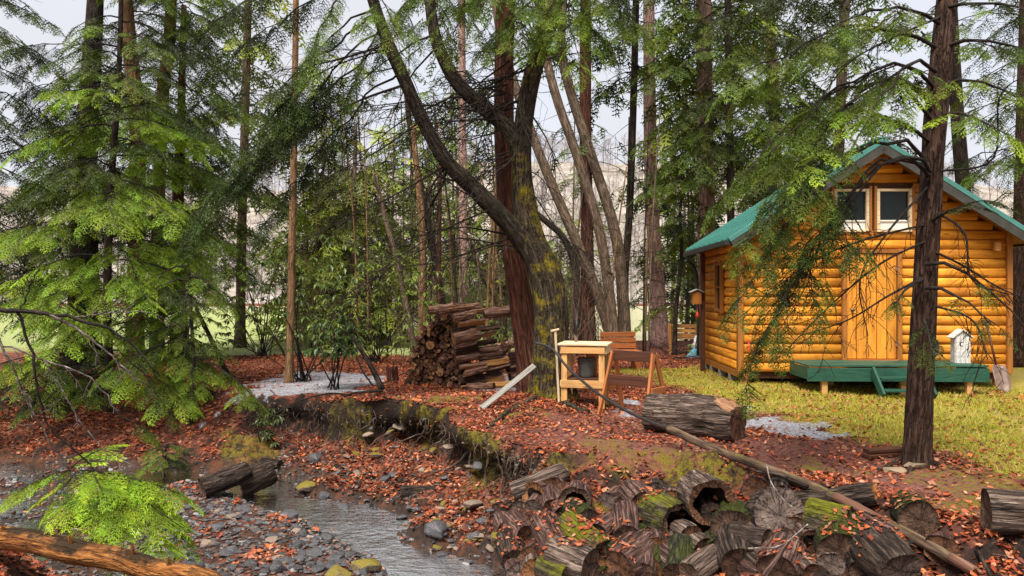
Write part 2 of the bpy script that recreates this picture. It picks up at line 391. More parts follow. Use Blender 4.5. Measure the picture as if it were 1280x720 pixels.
def dline(x, y, pl, closed=False):
    d = np.full(len(x), 1e9); n = len(pl)
    for i in range(n if closed else n - 1):
        ax, ay = pl[i]; bx, by = pl[(i + 1) % n]
        ex, ey = bx - ax, by - ay
        t = np.clip(((x - ax) * ex + (y - ay) * ey) / (ex * ex + ey * ey + 1e-9), 0, 1)
        d = np.minimum(d, np.hypot(x - ax - t * ex, y - ay - t * ey))
    return d

def sdp(x, y, poly):
    d = dline(x, y, poly, True); return np.where(pip(x, y, poly), d, -d)

POND = [(-3, 33), (3, 30.5), (9, 28.5), (30, 27), (80, 35), (130, 118), (-60, 118), (-14, 60)]
BAR = [G(190, 640, -.9), G(225, 605, -.9), G(270, 606, -.9), G(345, 640, -.9), G(395, 655, -.9), G(455, 685, -.9), G(505, 740, -.9), G(400, 790, -.9), G(250, 790, -.9), G(170, 720, -.9)]
PLATF = TOP + FAR
FARSIDE = TOE + FAR
NEARP = NTOP + [(-700, -6), (-700, 8)]
NEARSIDE = NTOE + [(-700, -6), (-700, 10)]

def hterr(x, y):
    x = np.asarray(x, float).ravel(); y = np.asarray(y, float).ravel()
    wx = x + 0.35 * (vn(xy3(x, y, 1.1), 3) - 0.5) * 2; wy = y + 0.35 * (vn(xy3(x, y, 1.1), 5) - 0.5) * 2
    near = smooth(30, 15, np.hypot(x, y))
    wx = x + (wx - x) * near; wy = y + (wy - y) * near
    plat = pip(wx, wy, PLATF); farside = pip(wx, wy, FARSIDE); nearp = pip(wx, wy, NEARP); nears = pip(wx, wy, NEARSIDE)
    dt, db = dline(wx, wy, TOP), dline(wx, wy, TOE)
    t = dt / (dt + db + 1e-6)
    steep = smooth(-5.2, -3.2, x) * smooth(0.4, -0.6, x)
    prof = t * (1 - steep) + steep * (0.62 * smooth(0, 0.28, t) + 0.38 * t)
    zf = -0.92 * prof
    dn, dnb = dline(wx, wy, NTOP), dline(wx, wy, NTOE)
    tn = dn / (dn + dnb + 1e-6)
    zn = -0.25 - 0.7 * smooth(0, 1, tn)
    bed = -1.06 + 0.2 * smooth(-0.45, 0.35, sdp(x, y, BAR)) + 0.07 * (vn(xy3(x, y, 2.3), 9) - 0.5)
    bed = bed + (0.10 + 0.10 * (vn(xy3(x, y, 1.3), 14) - .4)) * smooth(-3.6, -5.0, x)
    bl = smooth(0, 0.7, np.minimum(db, dnb)); bed = -0.94 * (1 - bl) + bed * bl
    z = np.where(plat, 0.0, np.where(farside, zf, np.where(nearp, -0.25, np.where(nears, zn, bed))))
    z = z + (fbm(xy3(x, y, 0.45), 2, 21) - 0.5) * 0.16 * smooth(0, 1.5, np.minimum(dt, 3)) * np.where(plat, 1, 0.3) * smooth(60, 30, y)
    z = z + 0.16 * np.exp(-((x + 1.3) / 1.7) ** 2 - ((y - 11.6) / 0.8) ** 2) * smooth(1.0, 0.0, t * (~plat))
    onbank = (~plat) & farside
    z = z + (fbm(xy3(x, y, 3.1), 3, 31) - 0.5) * np.where(onbank, 0.34, 0.05) * near + (fbm(xy3(x, y, 9.0), 2, 33) - 0.5) * np.where(onbank & (x > -4.5), 0.16, 0.02) * near
    z = z - 0.75 * smooth(-0.5, 3.0, sdp(x, y, POND))
    return z

def h1(x, y): return float(hterr([x], [y])[0])

_dd = np.concatenate([np.arange(3.0, 16, 0.02), np.arange(16, 60, 0.1)])
def hit(px, py):
    x = (px - 640) / K * _dd; z = CAMZ - (py - HOR) / K * _dd
    b = z < hterr(x, _dd)
    i = int(np.argmax(b)) if b.any() else len(_dd) - 1
    return np.array([x[i], _dd[i], z[i]])

def gpoly(pts): return [G(*p) for p in pts]
def hpoly(pts): return [tuple(hit(*p)[:2]) for p in pts]
LAWN = gpoly([(760, 462), (830, 462), (880, 452), (930, 440), (1000, 425), (1500, 425), (1700, 560), (1500, 640), (1310, 600), (1225, 585), (1160, 562), (1060, 548), (960, 520), (900, 495), (830, 478)])
SNOWS = [hpoly([(292, 496), (305, 478), (360, 466), (440, 462), (480, 470), (496, 480), (440, 494), (390, 502), (345, 512), (310, 520), (275, 535), (268, 525)]),
         gpoly([(905, 505), (945, 512), (1010, 528), (1075, 548), (1040, 556), (950, 552), (900, 540)]),
         gpoly([(745, 500), (790, 492), (815, 510), (800, 528), (755, 520)]),
         gpoly([(780, 438), (820, 438), (818, 452), (770, 452)]),
         gpoly([(600, 470), (660, 465), (650, 490), (600, 492)])]
FIELD = [(-120, 21.8), (-16, 23.5), (-11.5, 21.8), (-9, 20.8), (-5.5, 21.5), (-1.5, 20.5), (0.5, 27), (-2, 40), (-30, 90), (-150, 90)]
DIRT = gpoly([(640, 545), (700, 520), (760, 510), (850, 500), (960, 545), (1060, 552), (1150, 568), (1240, 600), (1300, 640), (1190, 650), (1050, 600), (900, 575), (760, 575)])
MOSSPT = [(600, 560, .35), (595, 590, .25), (770, 588, .3), (800, 575, .35), (830, 570, .3), (850, 590, .2), (560, 505, .3), (520, 500, .25), (640, 520, .2), (680, 515, .15), (1000, 585, .25), (1060, 592, .2), (1180, 612, .4), (1230, 620, .5), (1200, 640, .3), (1270, 600, .5), (960, 580, .25), (300, 570, .3), (330, 560, .2), (880, 575, .3), (430, 505, .25), (600, 500, .2), (745, 560, .2), (700, 580, .2)]
MOSSW = [(hit(a, b), r) for a, b, r in MOSSPT]

def masks(x, y, z):
    x = np.asarray(x, float).ravel(); y = np.asarray(y, float).ravel()
    n1 = fbm(xy3(x, y, 1.3), 4, 41) - 0.5; n2 = fbm(xy3(x, y, 4.0), 3, 43) - 0.5
    farfade = smooth(60, 25, y)
    lawn = smooth(-0.25, 0.25, sdp(x, y, LAWN) + (n1 * 1.3 + n2 * 0.5))
    field = smooth(-0.6, 0.6, sdp(x, y, FIELD) + n1 * 2)
    field = np.maximum(field, smooth(95, 110, y) * 0.0)
    snow = np.zeros_like(x)
    for s in SNOWS: snow = np.maximum(snow, smooth(-0.1, 0.22, sdp(x, y, s) + n1 * 0.9 + n2 * 0.9 - 0.1))
    dirt = smooth(-0.4, 0.4, sdp(x, y, DIRT) + n1 * 1.5)
    moss = np.zeros_like(x)
    for c, r in MOSSW: moss = np.maximum(moss, smooth(1.05, 0.3, np.hypot(x - c[0], y - c[1]) / r + n2 * 4.5 + n1 * 1.5))
    wet = smooth(-0.80, -0.92, z + n2 * 0.1) * smooth(26, 24, y)
    return lawn, field, snow, dirt, moss, wet

def ledge(x, y, z):
    """push the turf lip of the steep bank out over its hollowed face"""
    w = smooth(-4.6, -3.2, x) * smooth(0.9, -0.2, x) * smooth(7.5, 8.5, y)
    lip = smooth(-0.30, -0.12, z) * smooth(0.5, 0.0, dline(x, y, TOP))
    hol = smooth(-0.2, -0.38, z) * smooth(-0.75, -0.5, z)
    nz = 0.5 + vn(xy3(x, y, 2.4), 51)
    return w * (lip * 0.30 * nz - hol * 0.24 * nz)

def axis(lo, hi, st, ext_lo, ext_hi):
    c = list(np.arange(lo, hi, st)); a = []; v = c[-1]; s = st
    while v < ext_hi: s *= 1.22; v += s; c.append(v)
    v = c[0]; s = st
    while v > ext_lo: s *= 1.22; v -= s; a.append(v)
    return np.array(a[::-1] + c)

gx = axis(-11.5, 8.5, 0.062, -900, 900); gy = axis(3.8, 17.0, 0.06, -60, 1500)
X, Y = np.meshgrid(gx, gy); xf, yf = X.ravel(), Y.ravel(); zf = hterr(xf, yf)
lw, fd, sn, di, mo, we = masks(xf, yf, zf)
zf = zf + sn * 0.02 + mo * 0.035 * (0.5 + vn(xy3(xf, yf, 14), 77))
nx, ny = len(gx), len(gy)
ii = np.arange(ny - 1)[:, None] * nx; jj = np.arange(nx - 1)[None, :]
gF = np.stack([ii + jj, ii + jj + 1, ii + nx + jj + 1, ii + nx + jj], 2).reshape(-1, 4)
lg = ledge(xf, yf, zf)
gm = MB(); gm.add(np.stack([xf - 0.35 * lg, yf - lg, zf], 1), gF)

def ground_mat():
    t = NT('ground'); v = t.geo().outputs['Position']
    a = t.n('ShaderNodeSeparateColor', {0: t.attr('m1').outputs['Color']}); b = t.n('ShaderNodeSeparateColor', {0: t.attr('m2').outputs['Color']})
    n1 = t.noise(v, 26, 6, 0.7); n2 = t.noise(v, 5, 5, 0.6); n3 = t.noise(v, 90, 3, 0.6)
    vo = t.n('ShaderNodeTexVoronoi', {'Vector': v, 'Scale': 22.0}).outputs['Color']
    vs_ = t.n('ShaderNodeSeparateColor', {0: vo}).outputs[0]
    leaf = t.ramp(vs_, [(0.0, (0.04, 0.01, 0.006)), (0.4, (0.15, 0.036, 0.018)), (0.75, (0.28, 0.075, 0.035)), (1.0, (0.4, 0.16, 0.09))])
    soil = t.ramp(n1, [(0.35, (0.008, 0.005, 0.004)), (0.6, (0.03, 0.018, 0.012)), (0.8, (0.085, 0.05, 0.03))])
    c = t.mix(t.ramp(n2, [(0.35, 0.35), (0.65, 1.0)]), soil, leaf)
    steep = t.n('ShaderNodeSeparateXYZ', {0: t.geo().outputs['True Normal']}).outputs[2]
    c = t.mix(t.ramp(steep, [(0.55, 1.0), (0.85, 0.0)]), c, soil)
    dirt = t.ramp(n1, [(0.3, (0.07, 0.024, 0.018)), (0.55, (0.19, 0.075, 0.056)), (0.8, (0.32, 0.17, 0.13))])
    c = t.mix(a.outputs[2], c, t.mix(t.ramp(n2, [(0.3, 0.0), (0.7, 0.35)]), dirt, leaf))
    lawnc = t.mix(t.ramp(n2, [(0.3, 0.0), (0.75, 1.0)]), t.ramp(n3, [(0.3, (0.17, 0.16, 0.014)), (0.7, (0.34, 0.28, 0.035))]), t.ramp(n1, [(0.3, (0.28, 0.2, 0.035)), (0.7, (0.42, 0.31, 0.08))]))
    lawnc = t.mix(t.ramp(t.noise(v, 0.9, 6, 0.7), [(0.5, 0.0), (0.66, 0.7)]), lawnc, (0.3, 0.2, 0.09))
    c = t.mix(a.outputs[0], c, lawnc)
    fieldc = t.ramp(n2, [(0.3, (0.22, 0.27, 0.09)), (0.7, (0.34, 0.36, 0.14))])
    c = t.mix(b.outputs[2], c, fieldc)
    snowc = t.ramp(t.math('ADD', t.math('MULTIPLY', n1, 0.6), t.math('MULTIPLY', n3, 0.4)), [(0.38, (0.08, 0.07, 0.066)), (0.5, (0.3, 0.3, 0.33)), (0.62, (0.6, 0.61, 0.67))])
    c = t.mix(t.ramp(t.math('ADD', t.math('MULTIPLY', a.outputs[1], 0.74), t.math('MULTIPLY', t.math('SUBTRACT', t.noise(v, 9.0, 6, 0.8), 0.5), 1.7)), [(0.5, 0.0), (0.72, 1.0)]), c, snowc)
    mossc = t.ramp(n3, [(0.3, (0.04, 0.04, 0.006)), (0.7, (0.26, 0.2, 0.012))])
    c = t.mix(t.math('MULTIPLY', b.outputs[0], t.ramp(t.noise(v, 11.0, 5, 0.75), [(0.42, 0.0), (0.58, 0.95)])), c, mossc)
    bed = t.ramp(n1, [(0.35, (0.012, 0.009, 0.008)), (0.6, (0.05, 0.032, 0.024)), (0.85, (0.13, 0.07, 0.045))])
    bed = t.mix(t.ramp(n2, [(0.45, 0.0), (0.65, 0.6)]), bed, (0.16, 0.055, 0.02))
    c = t.mix(b.outputs[1], c, bed)
    rough = t.math('SUBTRACT', 0.92, t.math('MULTIPLY', b.outputs[1], 0.45))
    return t.bsdf(c, rough, t.bump(t.math('ADD', n1, t.math('MULTIPLY', n3, 0.5)), 0.035), 0.25)
ground = gm.build('ground', ground_mat())
for nm, cs in (('m1', (lw, sn, di)), ('m2', (mo, we, fd))):
    at = ground.data.attributes.new(nm, 'FLOAT_COLOR', 'POINT')
    at.data.foreach_set('color', np.stack(list(cs) + [np.ones_like(lw)], 1).astype(np.float32).ravel())
tag(ground, 'leaf covered ground with a lawn, snow patches and a stream cut', 'ground', kind='structure')

def sheet(name, poly, z, mat, n=1):
    me = bpy.data.meshes.new(name); me.from_pydata([(x, y, z) for x, y in poly], [], [list(range(len(poly)))])
    me.materials.append(mat); o = bpy.data.objects.new(name, me); COL.objects.link(o); return o
def water_mat(name, tint, sc, dist, rough):
    t = NT(name); v = t.geo().outputs['Position']
    h = t.math('ADD', t.noise(t.mapping(v, (1.0, 1.6, 1)), sc, 5, 0.6), t.math('MULTIPLY', t.noise(v, sc * 0.25, 2), 1.5))
    return t.bsdf(tint, rough, t.bump(h, dist), 0.5, IOR=1.33, Transmission_Weight=1.0)
WATERZ = -0.935
st_poly = [p for p in TOE if p[0] > -40] + [p for p in NTOE if p[0] > -40][::-1]
st_poly = [(x, y + 0.5) for x, y in TOE if x > -40 and y > -5] + [(x - 0.1, y - 0.5) for x, y in NTOE[::-1] if x > -40 and y > -5]
o = sheet('stream', st_poly, WATERZ, water_mat('stream_water', (0.62, 0.5, 0.38), 8.0, 0.013, 0.03)); tag(o, 'shallow rippled creek over dark gravel', 'stream', kind='structure')
def pond_mat():
    t = NT('pond_water'); v = t.geo().outputs['Position']
    return t.bsdf((0.42, 0.42, 0.2), 0.15, t.bump(t.noise(v, 2.0, 4), 0.02), 0.5, IOR=1.33)
pp = [(-8, 31), (0, 29), (9, 26.5), (30, 25), (90, 32), (150, 125), (-80, 125), (-20, 60)]
o = sheet('pond', pp, -0.28, pond_mat()); tag(o, 'still pale pond behind the trees', 'pond', kind='structure')

# far wooded hill behind the pond
hx = np.linspace(-420, 420, 120); hy = np.linspace(112, 420, 50)
HX, HY = np.meshgrid(hx, hy)
def hillz(x, y):
    x = np.asarray(x, float).ravel(); y = np.asarray(y, float).ravel()
    r = smooth(108, 330, y)
    return -1.0 + 58 * r * (0.7 + 0.6 * vn(xy3(x, y, 0.008), 61)) + 2.0 * (fbm(xy3(x, y, 0.03), 3, 63) - 0.5)
hz = hillz(HX, HY)
hm = MB(); i2 = np.arange(49)[:, None] * 120; j2 = np.arange(119)[None, :]
hm.add(np.stack([HX.ravel(), HY.ravel(), hz], 1), np.stack([i2 + j2, i2 + j2 + 1, i2 + 121 + j2, i2 + 120 + j2], 2).reshape(-1, 4))
t = NT('hill'); v = t.geo().outputs['Position']
hillmat = t.bsdf(t.ramp(t.noise(v, 0.12, 6, 0.7), [(0.3, (0.16, 0.13, 0.1)), (0.55, (0.31, 0.27, 0.23)), (0.75, (0.45, 0.41, 0.38))]), 0.95)
tag(hm.build('hill', hillmat), 'pale leaf-brown hillside beyond the pond', 'hill', kind='structure')

# ------------------------------------------------------------------ boards and small shapes
BOXF = [(0, 3, 2, 1), (4, 5, 6, 7), (0, 1, 5, 4), (1, 2, 6, 5), (2, 3, 7, 6), (3, 0, 4, 7)]
def add_bevel(o, w):
    m = o.modifiers.new('bevel', 'BEVEL'); m.width = w; m.segments = 1; m.limit_method = 'ANGLE'; return o

def box(name, size, center, mat, parent=None, rot=(0, 0, 0), bev=0.004):
    sx, sy, sz = [s / 2 for s in size]
    me = bpy.data.meshes.new(name)
    me.from_pydata([(-sx, -sy, -sz), (sx, -sy, -sz), (sx, sy, -sz), (-sx, sy, -sz), (-sx, -sy, sz), (sx, -sy, sz), (sx, sy, sz), (-sx, sy, sz)], [], BOXF)
    me.materials.append(mat); o = bpy.data.objects.new(name, me); COL.objects.link(o)
    o.location = tuple(center); o.rotation_euler = rot
    if parent: o.parent = parent
    if bev: add_bevel(o, bev)
    return o

def board(name, p0, p1, w, t, mat, parent=None, up=(0, 0, 1), bev=0.004):
    """a plank whose local X runs from p0 to p1, width w across, thickness t along up"""
    p0, p1 = Vector(p0), Vector(p1); x = (p1 - p0); L = x.length; x.normalize()
    z = Vector(up) - x * Vector(up).dot(x); z.normalize(); y = z.cross(x)
    o = box(name, (L, w, t), (0, 0, 0), mat, parent, bev=bev)
    m = Matrix((x, y, z)).transposed().to_4x4(); m.translation = (p0 + p1) / 2
    o.matrix_local = m
    return o

def prism(name, outline, depth, mat, parent=None, bev=0.0, axis='y'):
    """outline in (x, z), extruded along +y by depth"""
    n = len(outline); V = [(x, 0, z) for x, z in outline] + [(x, depth, z) for x, z in outline]
    F = [list(range(n)), list(range(2 * n - 1, n - 1, -1))] + [[(i + 1) % n, i, n + i, n + (i + 1) % n] for i in range(n)]
    me = bpy.data.meshes.new(name); me.from_pydata(V, [], F); me.materials.append(mat)
    bm = bmesh.new(); bm.from_mesh(me); bmesh.ops.recalc_face_normals(bm, faces=bm.faces); bm.to_mesh(me); bm.free()
    o = bpy.data.objects.new(name, me); COL.objects.link(o)
    if parent: o.parent = parent
    if bev: add_bevel(o, bev)
    return o

def lathe(name, prof, mat, parent=None, loc=(0, 0, 0), seg=20, smooth_=True):
    a = np.linspace(0, 2 * PI, seg, endpoint=False); V = []; 
    for r, z in prof: V += [(r * math.cos(q), r * math.sin(q), z) for q in a]
    F = [[i * seg + j, i * seg + (j + 1) % seg, (i + 1) * seg + (j + 1) % seg, (i + 1) * seg + j] for i in range(len(prof) - 1) for j in range(seg)]
    me = bpy.data.meshes.new(name); me.from_pydata(V, [], F); me.materials.append(mat)
    for p in me.polygons: p.use_smooth = smooth_
    o = bpy.data.objects.new(name, me); COL.objects.link(o); o.location = loc
    if parent: o.parent = parent
    return o

def rod(name, pts, r, mat, parent=None, seg=8, rough=0.0, n=None, seed=0):
    mb = MB(); q = catmull(pts, n or max(2, len(pts) * 4)) if len(pts) > 2 else np.asarray(pts, float)
    rr = r if np.isscalar(r) else np.interp(np.linspace(0, 1, len(q)), np.linspace(0, 1, len(r)), r)
    tube(mb, q, rr, seg, rough, seed=seed)
    org = None if parent else q[0]
    return mb.build(name, mat, parent, origin=org)

# ------------------------------------------------------------------ the cabin
CW, CD = 5.0, 3.3
CB = 0.26                      # underside of the wall
CTOP, RIDGE = 2.98, 4.6        # wall plate and ridge undersides
SLOPE = (RIDGE - CTOP) / (CW / 2)
cab = empty('cabin', (4.47, 14.35, 0), R(-2.0), 'small orange log-sided cabin with green metal roof and green porch', 'cabin')

def half_log(name, L, h, bulge, mat, parent, pos, along='x'):
    """a log of D-shaped section, length along local X, facing -Y"""
    a = np.linspace(-PI / 2, PI / 2, 8)
    prof = [(-bulge * math.cos(q) ** 0.75 if math.cos(q) > 1e-6 else 0.0, h / 2 * 0.985 * math.sin(q)) for q in a]
    prof = [(0.03, -h / 2 * 0.985)] + prof + [(0.03, h / 2 * 0.985)]
    n = len(prof); V = [(x, y, z) for x in (0, L) for y, z in prof]
    F = [[i, i + 1, n + i + 1, n + i] for i in range(n - 1)] + [list(range(n))[::-1], list(range(n, 2 * n))]
    me = bpy.data.meshes.new(name); me.from_pydata(V, [], F); me.materials.append(mat)
    for p in me.polygons[:n - 1]: p.use_smooth = True
    o = bpy.data.objects.new(name, me); COL.objects.link(o); o.parent = parent; o.location = pos
    if along == 'y': o.rotation_euler = (0, 0, R(-90))
    return o

fw = prism('front_wall', [(0, CB), (CW, CB), (CW, CTOP), (CW / 2, RIDGE), (0, CTOP)], 0.08, MAT['dark_wall'], cab)
fw.location = (0, 0.035, 0)
bw = prism('rear_wall', [(0, CB), (CW, CB), (CW, CTOP), (CW / 2, RIDGE), (0, CTOP)], 0.1, MAT['siding'], cab); bw.location = (0, CD - 0.1, 0)
lwl = box('left_wall', (0.08, CD - 0.24, CTOP - CB), (0.075, CD / 2, (CTOP + CB) / 2), MAT['dark_wall'], cab, bev=0)
rwl = box('right_wall', (0.08, CD - 0.24, CTOP - CB), (CW - 0.075, CD / 2, (CTOP + CB) / 2), MAT['dark_wall'], cab, bev=0)
LH = 0.183
DX0, DX1, DZ0, DZ1 = 1.98, 2.93, 0.52, 2.56
WIN = [(1.74, 2.40, 2.97, 3.80), (2.55, 3.21, 2.97, 3.80)]
k = 0
while CB + (k + 0.5) * LH < RIDGE - 0.1:
    z = CB + (k + 0.5) * LH
    a, b = 0.0, CW
    if z + LH / 2 > CTOP:
        e = (z + LH * 0.25 - CTOP) / SLOPE; a, b = e, CW - e
    segs = [(a, b)]
    cuts = []
    if DZ0 - 0.1 < z < DZ1 + 0.02: cuts.append((DX0 - 0.09, DX1 + 0.09))
    for (x0, x1, z0, z1) in WIN:
        if z0 - 0.05 < z < z1 + 0.05: cuts.append((x0 - 0.055, x1 + 0.055))
    for c0, c1 in sorted(cuts):
        s0, s1 = segs.pop()
        if c0 - s0 > 0.03: segs.append((s0, c0))
        segs.append((c1, max(s1, c1 + 0.001)))
    for s0, s1 in segs:
        if s1 - s0 > 0.05: half_log('log', s1 - s0 - 0.004, LH, 0.055, MAT['siding'], fw, (s0 + 0.002, -0.001 - 0.0, z))
    if z + LH / 2 <= CTOP + 0.05:
        o = half_log('log', CD - 0.03, LH, 0.05, MAT['siding'], lwl, (-0.042, (CD / 2 - 0.015) , z - (CTOP + CB) / 2), 'y')
        o.rotation_euler = (0, 0, R(-90))
        o2 = half_log('log', CD - 0.03, LH, 0.05, MAT['siding'], rwl, (0.042, -(CD / 2 - 0.015), z - (CTOP + CB) / 2)); o2.rotation_euler = (0, 0, R(90))
    k += 1
for x in (-0.045, CW + 0.045):
    box('corner_post', (0.1, 0.14, CTOP - CB + 0.02), (x, 0.0, (CTOP + CB) / 2), MAT['trim_wood'], cab)
    box('corner_post', (0.1, 0.12, CTOP - CB), (x, CD, (CTOP + CB) / 2), MAT['trim_wood'], cab)
# sill beams, joists and piers
for x in (0.06, CW - 0.06): box('sill_beam', (0.14, CD, 0.13), (x, CD / 2, CB - 0.07), MAT['trim_wood'], cab)
for y in (0.14, CD - 0.14): box('sill_beam', (CW - 0.3, 0.12, 0.12), (CW / 2, y, CB - 0.07), MAT['dark_board'], cab)
for x in (0.06, 1.7, 3.3, CW - 0.06):
    for y in (0.13, 0.95, 1.8, 2.6, CD - 0.13):
        if y in (0.13, CD - 0.13) or x in (0.06, CW - 0.06):
            box('pier', (0.15, 0.14, CB + 0.07), (x, y, (CB - 0.14) / 2 - 0.1), MAT['lumber'] if y < 0.5 else MAT['grey_board'], cab)
box('floor', (CW - 0.2, CD - 0.3, 0.05), (CW / 2, CD / 2, CB + 0.03), MAT['dark_board'], cab, bev=0)
# roof
OV, FO = 0.36, 0.42
rz0 = CTOP - OV * SLOPE
roof = empty('roof', (0, 0, 0)); roof.parent = cab
slope_len = math.hypot(CW / 2 + OV, RIDGE - rz0); ang = math.atan2(RIDGE - rz0, CW / 2 + OV)
for s in (0, 1):
    sx = 1 if s == 0 else -1
    p0 = Vector((-OV if s == 0 else CW + OV, -FO, rz0 + 0.05)); p1 = Vector((CW / 2, -FO, RIDGE + 0.05))
    dirv = (p1 - p0).normalized(); nrm = Vector((-dirv.z * sx, 0, dirv.x * sx)); nrm = Vector((-sx * math.sin(ang), 0, math.cos(ang)))
    ymid = (CD + 0.3 - FO) / 2
    pan = board('roof_slope', p0 + Vector((0, ymid + FO, 0)), p1 + Vector((0, ymid + FO, 0)), CD + 0.3 + FO, 0.05, MAT['roof_metal'], roof, nrm, 0.003)
    ny_ = 9
    for q in range(ny_):
        yy = -FO + 0.03 + q * (CD + 0.3 + FO - 0.06) / (ny_ - 1)
        board('seam', p0 + nrm * 0.041 + Vector((0, yy + FO, 0)), p1 + nrm * 0.041 + Vector((0, yy + FO, 0)), 0.04, 0.03, MAT['roof_metal'], roof, nrm, 0.004)
    d_ = -nrm * 0.115
    board('rake_fascia', p0 + d_ + Vector((0, -0.014, 0)), p1 + d_ + Vector((0, -0.014, 0)) - dirv * 0.06, 0.028, 0.17, MAT['fascia'], roof, nrm)
    board('rake_flashing', p0 + nrm * 0.0 + Vector((0, -0.022, 0)), p1 + nrm * 0.0 + Vector((0, -0.022, 0)), 0.03, 0.085, MAT['roof_metal'], roof, nrm)
    board('rear_fascia', p0 + d_ + Vector((0, CD + 0.3 + FO, 0)), p1 + d_ + Vector((0, CD + 0.3 + FO, 0)) - dirv * 0.06, 0.03, 0.15, MAT['fascia'], roof, nrm)
    board('soffit', p0 - nrm * 0.05 + Vector((0, ymid + FO, 0)), p1 - nrm * 0.05 + Vector((0, ymid + FO, 0)) - dirv * 0.03, CD + 0.3 + FO - 0.08, 0.03, MAT['trim_wood'], roof, nrm, 0)
    xe = -OV - 0.03 if s == 0 else CW + OV + 0.03
    board('gutter', (xe, -FO, rz0 - 0.0), (xe, CD + 0.3, rz0 - 0.03), 0.1, 0.09, MAT['gutter'], roof)
rid = board('ridge_cap', (CW / 2, -FO - 0.03, RIDGE + 0.105), (CW / 2, CD + 0.31, RIDGE + 0.105), 0.2, 0.025, MAT['roof_metal'], roof)
rod('downspout', [(-OV - 0.03, CD - 0.05, rz0 - 0.04), (-OV - 0.02, CD - 0.05, rz0 - 0.2), (-0.2, CD - 0.02, rz0 - 0.42), (-0.15, CD - 0.02, 1.4), (-0.15, CD - 0.02, 0.3)], 0.035, MAT['gutter'], cab)
# door
door = empty('door', (0, 0, 0)); door.parent = cab
nb = 5; bwid = (DX1 - DX0) / nb
for q in range(nb):
    box('plank', (bwid - 0.012, 0.035, DZ1 - DZ0 - 0.02), (DX0 + (q + 0.5) * bwid, -0.02 - 0.004 * (q % 2), (DZ0 + DZ1) / 2), MAT['door_wood'], door, bev=0.006)
for x in (DX0 - 0.048, DX1 + 0.048): box('frame', (0.085, 0.075, DZ1 - DZ0 + 0.1), (x, -0.035, (DZ0 + DZ1) / 2 + 0.03), MAT['trim_wood'], door)
box('frame', (DX1 - DX0 + 0.0, 0.07, 0.07), ((DX0 + DX1) / 2, -0.036, DZ1 + 0.037), MAT['trim_wood'], door)
box('threshold', (DX1 - DX0 - 0.01, 0.12, 0.035), ((DX0 + DX1) / 2, -0.06, DZ0 - 0.02), MAT['red_wood'], door)
hd = lathe('handle', [(0, 0), (0.028, 0.0), (0.03, 0.012), (0.012, 0.02), (0.012, 0.045), (0.03, 0.055), (0.03, 0.075), (0, 0.085)], MAT['iron'], door, (DX0 + 0.1, -0.043, DZ0 + 0.95)); hd.rotation_euler = (R(90), 0, 0)
for zz in (0.3, 1.0, 1.75): box('hinge', (0.03, 0.015, 0.11), (DX1 - 0.012, -0.05, DZ0 + zz), MAT['iron'], door, bev=0.002)
# loft windows
for (x0, x1, z0, z1) in WIN:
    w = empty('window', (0, 0, 0)); w.parent = cab
    cx, cz = (x0 + x1) / 2, (z0 + z1) / 2
    box('pane', (x1 - x0 - 0.11, 0.012, z1 - z0 - 0.27), (cx, 0.012, cz + 0.08), MAT['glass'], w, bev=0)
    box('lower_panel', (x1 - x0 - 0.11, 0.03, 0.15), (cx, 0.006, z0 + 0.125), MAT['white_paint'], w)
    for x in (x0 + 0.027, x1 - 0.027): box('frame', (0.055, 0.07, z1 - z0), (x, -0.03, cz), MAT['lumber_pale'], w)
    for z in (z0 + 0.025, z1 - 0.025): box('frame', (x1 - x0 - 0.112, 0.062, 0.05), (cx, -0.028, z), MAT['lumber_pale'], w)
    box('sash_bar', (x1 - x0 - 0.112, 0.04, 0.03), (cx, -0.012, z0 + 0.215), MAT['white_paint'], w)
    for x in (x0 - 0.028, x1 + 0.028): box('casing', (0.05, 0.06, z1 - z0 + 0.1), (x, -0.04, cz), MAT['trim_wood'], w)
w = empty('window', (0, 0, 0)); w.parent = cab
yw0, yw1, zw0, zw1 = 1.35, 1.85, 1.42, 2.42
box('pane', (0.012, yw1 - yw0 - 0.02, zw1 - zw0 - 0.02), (-0.03, (yw0 + yw1) / 2, (zw0 + zw1) / 2), MAT['glass'], w, bev=0)
for y in (yw0, yw1): box('frame', (0.075, 0.06, zw1 - zw0 + 0.12), (-0.062, y, (zw0 + zw1) / 2), MAT['trim_wood'], w)
for z in (zw0, zw1): box('frame', (0.07, yw1 - yw0 - 0.07, 0.06), (-0.06, (yw0 + yw1) / 2, z), MAT['trim_wood'], w)
box('sash_bar', (0.05, yw1 - yw0 - 0.07, 0.035), (-0.05, (yw0 + yw1) / 2, (zw0 + zw1) / 2), MAT['trim_wood'], w)
# porch
po = empty('porch', (0, 0, 0)); po.parent = cab
PX0, PX1, PY = 0.88, 4.06, -1.05
PZ = 0.49
nd = 8; dw = (-PY - 0.07) / nd
for q in range(nd):
    board('deck_board', (PX0, -0.075 - (q + 0.5) * dw, PZ), (PX1, -0.075 - (q + 0.5) * dw, PZ), dw - 0.008, 0.035, MAT['green_paint'], po)
board('fascia_board', (PX0 - 0.01, PY + 0.01, PZ - 0.16), (PX1 + 0.01, PY + 0.01, PZ - 0.16), 0.035, 0.24, MAT['green_paint'], po)
for x in (PX0 + 0.02, PX1 - 0.02): board('side_board', (x, PY + 0.04, PZ - 0.14), (x, -0.08, PZ - 0.14), 0.035, 0.22, MAT['green_paint'], po)
for x in (PX0 + 0.32, 2.6, PX1 - 0.3): box('post', (0.1, 0.1, PZ + 0.05), (x, PY + 0.1, (PZ - 0.14) / 2 - 0.05), MAT['lumber'], po)
stp = empty('step', (0, 0, 0)); stp.parent = po
